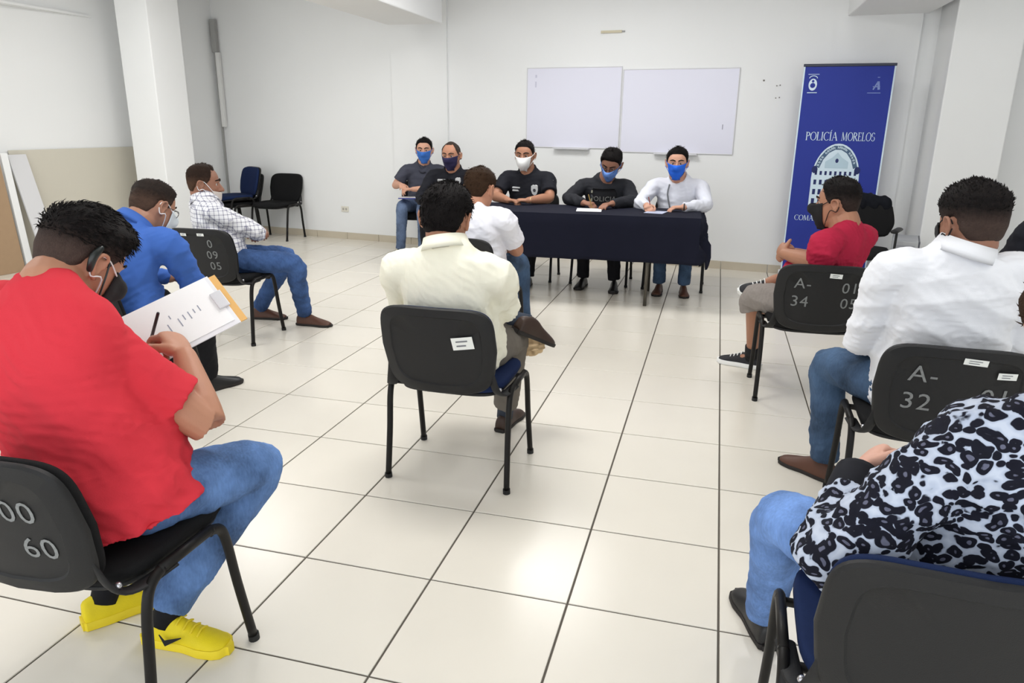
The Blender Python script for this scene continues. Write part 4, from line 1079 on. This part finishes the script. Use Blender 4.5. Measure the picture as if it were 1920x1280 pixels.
TL, TR, BL = V3((-1.641, -1.476, 1.008)), V3((-1.487, -1.539, .889)), V3((-1.801, -1.685, .911))
ux = (TR - TL).normalized(); uy = (TL - BL).normalized(); un = ux.cross(uy).normalized(); CB = Matrix((ux, uy, un)).transposed().to_4x4(); CB.translation = BL
wC, hC = (TR - TL).length, (TL - BL).length
clip = empty('clipboard', (0, 0, 0), 0, 'clipboard with white paper and manila folder held by the man in red', 'clipboard'); clip.matrix_world = CB
MB().box((0, 0, -.004), (wC, hC, 0)).build('board', mat('clipboard_white', (232, 232, 236), .5), clip, bevel=.001)
MB().box((.003, -.004, .0005), (wC - .016, hC - .012, .002)).build('paper', M_paper, clip)
M_man = mat('manila', (226, 178, 108), .7, noise=.05, nscale=30)
MB().box((.004, hC - .028, -.0085), (wC - .004, hC + .022, -.0045)).build('folder', M_man, clip)
MB().box((wC * .34, hC - .03, .0021), (wC * .66, hC + .005, .008)).build('clamp', M_alu, clip, bevel=.002)
mb = MB(); rr = random.Random(2)
for i in range(7): x0 = .07 + rr.uniform(0, .03); y0 = .10 + .017 * i; mb.box((x0, y0, .0022), (x0 + rr.uniform(.012, .04), y0 + .003, .0025))
mb.build('written_lines', M_ink, clip)
tip = V3((-1.687, -1.695, .852)) + un * .003; pen = empty('pen', tip, 0, 'dark pen in the hand of the man in red', 'pen')
pd = (V3((-1.60, -1.80, .97)) - tip).normalized(); pd = V3((.080, -.043, .107)).normalized()
MB().tube([(0, 0, 0), pd * .012], [.001, .004], n=8, cap0='flat').build('pen_tip', M_chrome, pen, True); MB().tube([pd * .011, pd * .13], [.0048, .0045], n=10).build('pen_barrel', mat('pen_black', (40, 36, 42), .3), pen, True)

# --- man in the blue shirt
P2, HW2, O2, R2, _, _ = person('man in blue shirt, dark trousers and glasses looking down', (-2.86, -.58, .56), (-2.79, -.50, .985), -5, (-2.76, -.39, 1.068), -12, 26, 0, SK['b'], C_blue, T_black,
    arms=dict(R=dict(el=(-2.60, -.36, .69), wr=(-2.74, -.16, .66), curl=.4), L=dict(el=(-3.06, -.34, .70), wr=(-2.92, -.14, .66), curl=.4)),
    legs=dict(R=dict(kn=(-2.74, -.155, .53), an=(-2.80, -.085, .09), d=(.35, .9, 0)), L=dict(kn=(-2.99, -.16, .53), an=(-3.02, -.10, .09), d=(-.1, 1, 0))),
    fat=1.15, collar=True, hair=dict(mat=HSh, top=.011, side=.004, back=.005, fade=.6, strands=500, len=.008), mask=dict(mat=mat('mask_clear_white', (214, 222, 228), .5), strap=W_strap), shoes=dict(mat=B_black, sole=SoleB, label='black leather shoe'), seed=11, slouch=.05)
def glasses(root, HW, O):
    m = mat('glasses_frame', (40, 36, 38), .3, .5, metal=.5); gr = MB()
    for s in (-1, 1):
        gr.tube([HW((.032 * s + .022 * math.cos(a), .104 - .25 * abs(.022 * math.cos(a)), .002 + .017 * math.sin(a))) - O for a in [2 * PI * i / 20 for i in range(21)]], [.0016] * 21, n=6)
        gr.tube([HW((.055 * s, .097, .006)) - O, HW((.080 * s, .06, .008)) - O, HW((.084 * s, -.005, .006)) - O], [.0016] * 3, n=6)
    gr.tube([HW((-.012, .105, .004)) - O, HW((.012, .105, .004)) - O], [.0016] * 2, n=6); gr.build('glasses', m, root, True)
glasses(P2, HW2, O2)

# --- man in the checked shirt, turned to the right
person('man in white checked shirt and jeans turned sideways', (-3.40, .98, .56), (-3.515, .985, .945), -48, (-3.525, 1.00, 1.052), -58, 4, 0, SK['d'], C_plaid, J_mid,
    arms=dict(R=dict(el=(-3.175, 1.04, .735), wr=(-3.30, 1.22, .70), curl=.5), L=dict(el=(-3.52, 1.36, .73), wr=(-3.34, 1.28, .72), curl=.5)),
    legs=dict(R=dict(kn=(-2.945, 1.115, .51), an=(-3.02, 1.335, .09), d=(1, .06, 0)), L=dict(kn=(-3.13, 1.33, .51), an=(-3.45, 1.40, .09), d=(.95, .2, 0))), yaws=-42,
    fat=1.1, collar=True, hair=dict(mat=HBrf, top=.012, side=.005, back=.006, fade=.45, front=.078, bald=1, strands=400, len=.008), mask=dict(mat=mat('mask_clear', (206, 196, 188), .5), strap=W_strap, top=-.045, kind='plain', w=.95), shoes=dict(mat=B_brown, sole=SoleB, label='brown leather shoe'), seed=21, shz=-.065)

# --- man in the cream shirt seen from behind
P4, HW4, O4, R4, _, _ = person('man in cream shirt seen from behind with one leg crossed', (-1.122, -.60, .56), (-1.125, -.71, 1.005), 0, (-1.145, -.655, 1.112), 2, 10, 2, SK['g'], C_cream, T_grey,
    arms=dict(R=dict(el=(-.93, -.53, .735), wr=(-1.0, -.31, .70), curl=.4), L=dict(el=(-1.38, -.56, .72), wr=(-1.22, -.33, .70), curl=.4)),
    legs=dict(R=dict(kn=(-.985, -.19, .50), an=(-1.05, -.105, .09), d=(.12, 1, 0), hem=.03), L=dict(kn=(-1.35, -.24, .60), an=(-.885, -.25, .625), d=(.46, .76, -.42), up=(.3, .15, .85), flat=False, hem=.11)),
    fat=1.14, sleeve='long', collar=True, hair=dict(mat=HB, top=.018, side=.010, back=.014, mess=.004, strands=2200, len=.016, comb=(0, -.5, -.7), strand_z=-.03, nape=-.078, lift=.10, wild=.12), shoes=dict(mat=B_dbrown, sole=SoleB, label='dark brown leather boot', sock=mat('sock_slate', (54, 62, 76), .9), sock_len=.16), seed=31, voxel=.0045, shoulder=.20, shz=-.095, fold=.013, slouch=.04)
mb = MB()
rng_ = random.Random(9)
for i in range(14):
    mb.ball((-.915 + rng_.uniform(-.055, .05), -.09 + rng_.uniform(-.03, .03), .462 + rng_.uniform(-.055, .045)), (rng_.uniform(.025, .04), rng_.uniform(.02, .03), rng_.uniform(.025, .045)), n=8, m=6)
bgm = remesh(mb, 'bag', .006, 1, (-.885, -.09, .40)); folds(bgm, .012, 70, 4)
bag = link('paper_bag', bgm, mat('kraft_paper', (216, 188, 148), .8, .2), None, False); bag.location = (-.885, -.09, .40); tag(bag, 'crumpled kraft paper bag by the knee of the man in cream', 'bag')

# --- man in the white tee behind him
person('man in white t-shirt seated just before the table, back to us', (-1.60, 1.14, .56), (-1.585, 1.06, .965), -8, (-1.565, 1.10, 1.075), -14, 8, 0, SK['c'], C_white2, J_dark,
    arms=dict(R=dict(el=(-1.35, 1.22, .685), wr=(-1.45, 1.44, .66)), L=dict(el=(-1.84, 1.22, .69), wr=(-1.74, 1.45, .66))),
    legs=dict(R=dict(kn=(-1.42, 1.56, .53), an=(-1.40, 1.62, .09), d=(.1, 1, 0)), L=dict(kn=(-1.72, 1.58, .53), an=(-1.74, 1.62, .09), d=(0, 1, 0))), fat=1.12, sleeve='short',
    hair=dict(mat=HBr, top=.016, side=.008, back=.010, strands=1200, len=.012, comb=(0, -.3, -.6), strand_z=-.02, lift=.1, wild=.12), shoes=dict(mat=B_black, sole=SoleB), seed=41)

# --- men at and beside the table
person('man in grey shirt and blue mask sitting by the back wall', (-3.42, 4.70, .56), (-3.37, 4.64, 1.01), -162, (-3.335, 4.585, 1.170), -165, 4, 0, SK['e'], C_grey, J_grey,
    arms=dict(R=dict(el=(-3.67, 4.52, .78), wr=(-3.52, 4.32, .80), curl=.6), L=dict(el=(-3.12, 4.44, .76), wr=(-3.36, 4.28, .76), curl=.6)),
    legs=dict(R=dict(kn=(-3.50, 4.30, .56), an=(-3.52, 4.26, .09), d=(0, -1, 0)), L=dict(kn=(-3.24, 4.26, .56), an=(-3.22, 4.20, .09), d=(.2, -1, 0))), sleeve='short', collar=True,
    hair=dict(mat=HB, top=.014, side=.007, strands=300, front=.072), mask=dict(mat=K_blue, label='blue face mask'), shoes=dict(mat=mat('pale_trainer', (214, 220, 220), .6), sole=SoleW), seed=51, voxel=.006)
ph = empty('folder', (-3.43, 4.30, .655), DEG(-162), 'blue folder on the lap of the man in grey', 'folder'); MB().box((-.10, -.075, 0), (.10, .075, .012)).build('folder_cover', mat('folder_blue', (58, 66, 140), .5), ph, bevel=.002); MB().box((-.095, -.07, .0125), (.095, .07, .0145)).build('folder_paper', M_paper, ph)

def patch(root, O, sp, lat_, yawf, t, x, w_, h_, m, name, label=None, parent=None, depth=.118, rows=0):
    """flat cloth badge stitched on the chest, t up the spine, x across (wearer's right positive)"""
    c = sp(t); f_ = V3((-math.sin(DEG(yawf)), math.cos(DEG(yawf)), 0)); upv = (sp(t + .05) - sp(t - .05)).normalized(); f_ = (f_ - upv * f_.dot(upv)).normalized()
    mb = MB(); p = c + lat_ * x + f_ * depth - O
    a = [p - lat_ * w_ / 2 - upv * h_ / 2, p + lat_ * w_ / 2 - upv * h_ / 2, p + lat_ * w_ / 2 + upv * h_ / 2, p - lat_ * w_ / 2 + upv * h_ / 2]
    mb.add([q - f_ * .02 for q in a] + [q + f_ * .004 for q in a], ((3, 2, 1, 0), (4, 5, 6, 7), (0, 1, 5, 4), (1, 2, 6, 5), (2, 3, 7, 6), (3, 0, 4, 7)))
    return mb.build(name, m, root, label=label, bevel=.002), p, f_, upv
M_patch = mat('badge_silver', (206, 208, 210), .6); M_tagd = mat('badge_dark', (70, 70, 76), .7)
def badge_shield(root, O, sp, lat_, yawf, t, x, k=1.0, depth=.118):
    c = sp(t); f_ = V3((-math.sin(DEG(yawf)), math.cos(DEG(yawf)), 0)); upv = (sp(t + .05) - sp(t - .05)).normalized(); f_ = (f_ - upv * f_.dot(upv)).normalized(); p = c + lat_ * x + f_ * depth - O
    o_ = [(-.030, .040), (-.015, .050), (0, .046), (.015, .050), (.030, .040), (.033, .0), (.022, -.034), (0, -.052), (-.022, -.034), (-.033, 0)]
    mb = MB(); mb.rings([[p + lat_ * (u * k) + upv * (v * k) + f_ * d_ for u, v in o_] for d_ in (.005, -.02)]); b = mb.build('chest_badge', M_patch, root, label='silver shield badge')
    mb = MB(); mb.rings([[p + lat_ * (.014 * k * math.cos(a)) + upv * (.016 * k * math.sin(a)) + f_ * d_ for a in [2 * PI * i / 14 for i in range(14)]] for d_ in (.0075, .004)]); mb.build('badge_seal', M_tagd, b)

Pk, HWk, Ok, Rk, spk, latk = person('officer in black uniform and navy mask beside the table', (-2.72, 3.86, .56), (-2.715, 3.80, 1.01), 180, (-2.705, 3.735, 1.158), 178, 6, 0, SK['c'], C_black, T_black,
    arms=dict(R=dict(el=(-3.02, 3.68, .74), wr=(-2.86, 3.46, .67)), L=dict(el=(-2.44, 3.68, .74), wr=(-2.60, 3.46, .67))),
    legs=dict(R=dict(kn=(-2.86, 3.44, .54), an=(-2.86, 3.40, .09), d=(-.1, -1, 0)), L=dict(kn=(-2.60, 3.44, .54), an=(-2.58, 3.40, .09), d=(.1, -1, 0))), fat=1.15, collar=True, slouch=.0,
    hair=dict(mat=hair_mat('hair_thin_grey', (58, 50, 46), (120, 90, 76)), top=.006, side=.004, back=.005, fade=.4, front=.085, bald=1), mask=dict(mat=K_navy, label='dark navy face mask', w=1.2), shoes=dict(mat=B_black, sole=SoleB), seed=61, voxel=.006)
patch(Pk, Ok, spk, latk, 180, .81, .085, .085, .026, M_patch, 'name_tag', 'pale name tag', depth=.112); badge_shield(Pk, Ok, spk, latk, 180, .80, -.09, .8, depth=.114)
Pk, HWk, Ok, Rk, spk, latk = person('officer in black uniform and white cup mask with folded hands', (-1.87, 3.66, .56), (-1.88, 3.60, 1.03), 180, (-1.893, 3.53, 1.182), 180, 4, 0, SK['g'], C_black, T_black,
    arms=dict(R=dict(el=(-2.15, 3.42, .805), wr=(-1.96, 3.20, .792), hd=(1, -.25, 0), pn=(0, -.1, -1), curl=.5), L=dict(el=(-1.62, 3.42, .805), wr=(-1.77, 3.19, .80), hd=(-1, -.2, .02), pn=(0, .1, -1), curl=.5)),
    legs=dict(R=dict(kn=(-2.0, 3.24, .52), an=(-1.98, 3.18, .09), d=(0, -1, 0)), L=dict(kn=(-1.74, 3.24, .52), an=(-1.76, 3.20, .09), d=(0, -1, 0))), fat=1.12, sleeve='short', collar=True, slouch=.0,
    hair=dict(mat=HBf, top=.014, side=.005, fade=.4, front=.07, strands=200), mask=dict(mat=K_wht, kind='cup', label='white cup respirator', w=.95, top=-.008), shoes=dict(mat=B_black, sole=SoleB), seed=71, voxel=.006)
patch(Pk, Ok, spk, latk, 180, .72, .09, .075, .013, M_patch, 'name_tag', 'white name strip'); patch(Pk, Ok, spk, latk, 180, .665, .09, .075, .015, M_patch, 'rank_tag', 'white rank strip'); badge_shield(Pk, Ok, spk, latk, 180, .68, -.09)
MB().box((-.012, -.025, -.03), (.012, .025, .035), Matrix.Translation(V3((-1.62, 3.54, .93)) - Ok)).build('shoulder_patch', M_patch, Pk, bevel=.006)
MB().tube([V3((-1.745, 3.205, .80)) + V3((0, .030 * math.cos(a), .027 * math.sin(a))) - Ok for a in [2 * PI * i / 16 for i in range(17)]], [.004] * 17, n=6).build('wrist_watch', mat('watch_gold', (214, 196, 150), .3, .5, metal=.6), Pk, True)

Pk, HWk, Ok, Rk, spk, latk = person('man in charcoal tactical vest and pale blue mask writing at the table', (-1.13, 3.66, .56), (-1.12, 3.555, .985), 180, (-1.062, 3.46, 1.130), 172, 30, -10, SK['d'], C_vest, T_black,
    arms=dict(R=dict(el=(-1.44, 3.40, .81), wr=(-1.25, 3.19, .795), hd=(.85, -.5, 0), pn=(.3, .1, -1), curl=.65, thumb=.6), L=dict(el=(-.84, 3.40, .81), wr=(-1.0, 3.17, .80), hd=(-.55, -.8, -.02), pn=(0, 0, -1), curl=.35)),
    legs=dict(R=dict(kn=(-1.26, 3.26, .52), an=(-1.26, 3.36, .09), d=(-.1, -1, 0)), L=dict(kn=(-.98, 3.26, .52), an=(-.96, 3.30, .09), d=(.1, -1, 0))), fat=1.12, collar=False, slouch=.0,
    hair=dict(mat=HB, top=.02, side=.008, back=.01, quiff=.2, strands=300, strand_z=.05), mask=dict(mat=K_lblue, label='pale blue face mask'), shoes=dict(mat=B_black, sole=SoleB), seed=81, voxel=.006)
glasses(Pk, HWk, Ok)
# vest: a band of heavier cloth that follows the chest
def chest_panel(root, O, sp, lat_, yawf, t0, t1, half, k, fu, m, name, label):
    prof = ((.1, .180, .150), (.3, .176, .150), (.5, .176, .130), (.68, .186, .118), (.82, .186, .100), (.95, .13, .080))
    def it(t):
        for a, b in zip(prof, prof[1:]):
            if t <= b[0]: q = (t - a[0]) / (b[0] - a[0]); return a[1] + (b[1] - a[1]) * q, a[2] + (b[2] - a[2]) * q
        return prof[-1][1:]
    f_ = V3((-math.sin(DEG(yawf)), math.cos(DEG(yawf)), 0))
    def pt(t, ang, off):
        hw, f = it(t); c = sp(t); u = (sp(t + .03) - sp(t - .03)).normalized(); fo = (f_ - u * f_.dot(u)).normalized()
        return c + lat_ * ((hw * fu + off) * math.sin(ang)) + fo * ((f * fu + off) * abs(math.cos(ang)) ** .85) - O
    rs = []
    for off in (.009, -.02):
        rs.append([[pt(t0 + (t1 - t0) * i / 8, half * (-1 + 2 * j / 16) * (1 - .25 * (i / 8) ** 3), off) for j in range(17)] for i in range(9)])
    vs = [p for g in rs for r in g for p in r]; n0 = 17 * 9; fs = []
    for i in range(8):
        for j in range(16):
            a = i * 17 + j; fs.append((a, a + 17, a + 18, a + 1)); fs.append((n0 + a, n0 + a + 1, n0 + a + 18, n0 + a + 17))
    for i in range(8):
        for j in (0, 16): a = i * 17 + j; fs.append((a, n0 + a, n0 + a + 17, a + 17))
    for j in range(16):
        for i in (0, 8): a = i * 17 + j; fs.append((a, a + 1, n0 + a + 1, n0 + a))
    return MB().add(vs, fs).build(name, m, root, True, label=label), pt
M_vest = mat('vest_black', (33, 33, 36), .8, .15, noise=.1, nscale=50)
v_, vpt = chest_panel(Pk, Ok, spk, latk, 180, .30, .86, .75, 1, 1.06, M_vest, 'vest_panel', 'black vest panel')
me = text_mesh('POLICIA', .06, 1.05)
for q in me.vertices: q.co = vpt(.66 + q.co.y / .43, -q.co.x / .19 * -1.0 * -1 if False else -q.co.x / .19, .0105)
me.materials.clear(); link('vest_lettering', me, mat('vest_print', (128, 128, 124), .7), v_, label='grey Policia lettering on the vest')
for i in range(4): MB().box((-.008, -.006, -.012), (.008, .006, .012), Matrix.Translation(vpt(.80 - .085 * i, .52, .018))).build('strap_buckle', M_tagd if i % 2 else mat('buckle_pale', (150, 148, 132), .5), v_, bevel=.002)
pn_ = empty('pen', (-1.165, 3.105, .765), 0, 'pen in the hand of the man in the tactical vest', 'pen'); MB().tube([(0, 0, 0), (-.04, .03, .11)], [.0035, .004], n=8).build('pen_barrel', mat('pen_gold', (150, 120, 60), .4), pn_, True)

Pk, HWk, Ok, Rk, spk, latk = person('bearded man in pale shirt and bright blue mask at the table end', (-.44, 3.64, .56), (-.46, 3.565, 1.005), 180, (-.476, 3.475, 1.150), 182, 4, 0, SK['e'], C_pale, J_dark,
    arms=dict(R=dict(el=(-.78, 3.37, .80), wr=(-.69, 3.16, .795), hd=(.2, -1, 0), pn=(.4, 0, -1), curl=.7, thumb=.6), L=dict(el=(-.19, 3.37, .80), wr=(-.38, 3.15, .795), hd=(-1, -.3, 0), pn=(0, 0, -1), curl=.4)),
    legs=dict(R=dict(kn=(-.56, 3.24, .52), an=(-.55, 3.32, .09), d=(-.05, -1, 0)), L=dict(kn=(-.32, 3.24, .52), an=(-.33, 3.32, .09), d=(.1, -1, 0))), fat=1.1, collar=True, slouch=.0,
    hair=dict(mat=HB, top=.018, side=.007, strands=300, front=.07), mask=dict(mat=K_brt, label='bright blue face mask'), shoes=dict(mat=B_brown, sole=SoleB), seed=91, voxel=.006)
bd = MB(); bd.rings([[HWk(head_out(ph_ * PI / 180, z, .004)) - Ok for ph_ in list(range(-95, 96, 10)) ] + [HWk(head_out(ph_ * PI / 180, z, -.006)) - Ok for ph_ in list(range(95, -96, -10))] for z in (-.117, -.108, -.09, -.07)]); bd.build('beard', HB, Pk, True)
MB().tube([V3((-.372, 3.155, .797)) + V3((0, .031 * math.cos(a), .028 * math.sin(a))) - Ok for a in [2 * PI * i / 16 for i in range(17)]], [.006] * 17, n=6).build('wrist_watch', mat('watch_dark', (60, 58, 56), .3, .5, metal=.5), Pk, True)
MB().tube([spk(.9) + latk * .07 + V3((0, -.10, 0)) - Ok, spk(.7) + latk * .085 + V3((0, -.125, 0)) - Ok, spk(.42) + latk * .06 + V3((0, -.145, 0)) - Ok], [(.007, .003)] * 3, n=8, side=(1, 0, 0), sub=3).build('lanyard', mat('lanyard_grey', (120, 122, 128), .7), Pk, True)
pn_ = empty('pen', (-.645, 3.07, .765), 0, 'pen in the hand of the bearded man', 'pen'); MB().tube([(0, 0, 0), (-.03, .03, .11)], [.0035, .004], n=8).build('pen_barrel', mat('pen_red', (130, 40, 40), .4), pn_, True)

# --- man in crimson, turned to the left
person('man in crimson t-shirt and grey shorts with crossed legs', (.46, .87, .56), (.555, .80, .965), 48, (.508, .845, 1.088), 66, 2, 0, SK['g'], C_crim, S_grey,
    arms=dict(L=dict(el=(.445, .685, .785), wr=(.275, .86, .805), hd=(-.10, .4, .08), pn=(.6, .3, -.2), curl=.7), R=dict(el=(.56, 1.10, .72), wr=(.34, .99, .79), hd=(-.5, -.2, .1), pn=(0, -.6, -.6), curl=.7)),
    legs=dict(L=dict(kn=(.168, 1.06, .50), an=(.185, 1.275, .09), d=(-1, .35, 0)), R=dict(kn=(.48, 1.31, .60), an=(.265, 1.14, .60), d=(-.85, -.05, -.1), up=(-.05, -.5, .8), flat=False)), yaws=55,
    fat=1.22, sleeve='short', shorts=True, hair=dict(mat=HBf, top=.016, side=.006, back=.007, fade=.35, strands=700, len=.01), mask=dict(mat=K_blk, label='black cloth mask'), shoes=dict(mat=mat('trainer_black', (40, 40, 44), .7, .3, noise=.3, nscale=80), sole=SoleW, style='sneaker', laces=SoleW, label='black trainer with white sole', sock=K_blk), seed=101, voxel=.0045, fold=.013, shz=-.07)

# --- man in the white shirt, right
person('man in white shirt and black mask seen from behind', (.70, -.55, .565), (.70, -.635, 1.075), 2, (.715, -.615, 1.168), 22, 4, 0, SK['d'], C_white, J_dark,
    arms=dict(L=dict(el=(.445, -.55, .735), wr=(.50, -.33, .645), curl=.4), R=dict(el=(.965, -.53, .73), wr=(.90, -.32, .645), curl=.4)),
    legs=dict(L=dict(kn=(.395, -.27, .53), an=(.43, -.235, .09), d=(-.75, .65, 0)), R=dict(kn=(.84, -.12, .54), an=(.86, -.10, .09), d=(.1, 1, 0))), fat=1.2, collar=True,
    hair=dict(mat=HBf, top=.022, side=.007, back=.008, fade=.75, quiff=.2, mess=.005, strands=2200, len=.010, strand_z=.045, comb=(.1, .3, .5)), mask=dict(mat=K_blk, label='black cloth mask'), shoes=dict(mat=B_brown, sole=SoleB, label='brown suede shoe'), seed=111, voxel=.0045, fold=.013, slouch=.04)

# --- person in leopard print, right foreground
person('person in leopard print blouse and jeans in the right foreground', (.41, -1.93, .565), (.50, -2.05, 1.01), -6, (.522, -1.97, 1.13), 6, 14, 0, SK['f'], C_leo, J_light,
    arms=dict(shL=(.335, -2.06, .935), L=dict(el=(.145, -2.095, .70), wr=(.208, -1.90, .795), hd=(.10, .16, .05), pn=(.6, -.2, -.5), curl=.7, sleeve='wide', cuff=C_black), R=dict(el=(.78, -2.0, .70), wr=(.62, -1.78, .72), curl=.5, sleeve='wide')),
    legs=dict(L=dict(kn=(.112, -1.63, .525), an=(.125, -1.40, .09), d=(-.3, 1, 0)), R=dict(kn=(.52, -1.50, .53), an=(.52, -1.46, .09), d=(.1, 1, 0))), fat=1.12,
    hair=dict(mat=HBr, top=.018, side=.010, back=.016, strands=600, nape=-.08), shoes=dict(mat=B_black, sole=SoleB), seed=121, voxel=.0045, fold=.013, hem=.06)

# --- person in black at the right edge
Pk, HWk, Ok, Rk, spk, latk = person('person in black uniform mostly cut off by the right edge', (1.66, .93, .56), (1.66, .86, 1.06), 0, (1.66, .90, 1.225), -5, 4, 0, SK['c'], C_black, T_black,
    arms=dict(L=dict(el=(1.36, .93, .75), wr=(1.44, 1.15, .66)), R=dict(el=(1.96, .93, .75), wr=(1.86, 1.15, .66))),
    legs=dict(L=dict(kn=(1.56, 1.36, .54), an=(1.56, 1.40, .09), d=(0, 1, 0)), R=dict(kn=(1.78, 1.36, .54), an=(1.78, 1.40, .09), d=(0, 1, 0))), fat=1.2, collar=True, hair=dict(mat=HB), shoes=dict(mat=B_black, sole=SoleB), seed=131, voxel=.006)
MB().tube([V3((1.44, .84, 1.045)) - Ok, V3((1.46, .85, 1.075)) - Ok, V3((1.50, .85, 1.075)) - Ok, V3((1.52, .84, 1.05)) - Ok], [(.014, .006)] * 4, n=8, sub=3).build('epaulette', M_tagd, Pk, True)
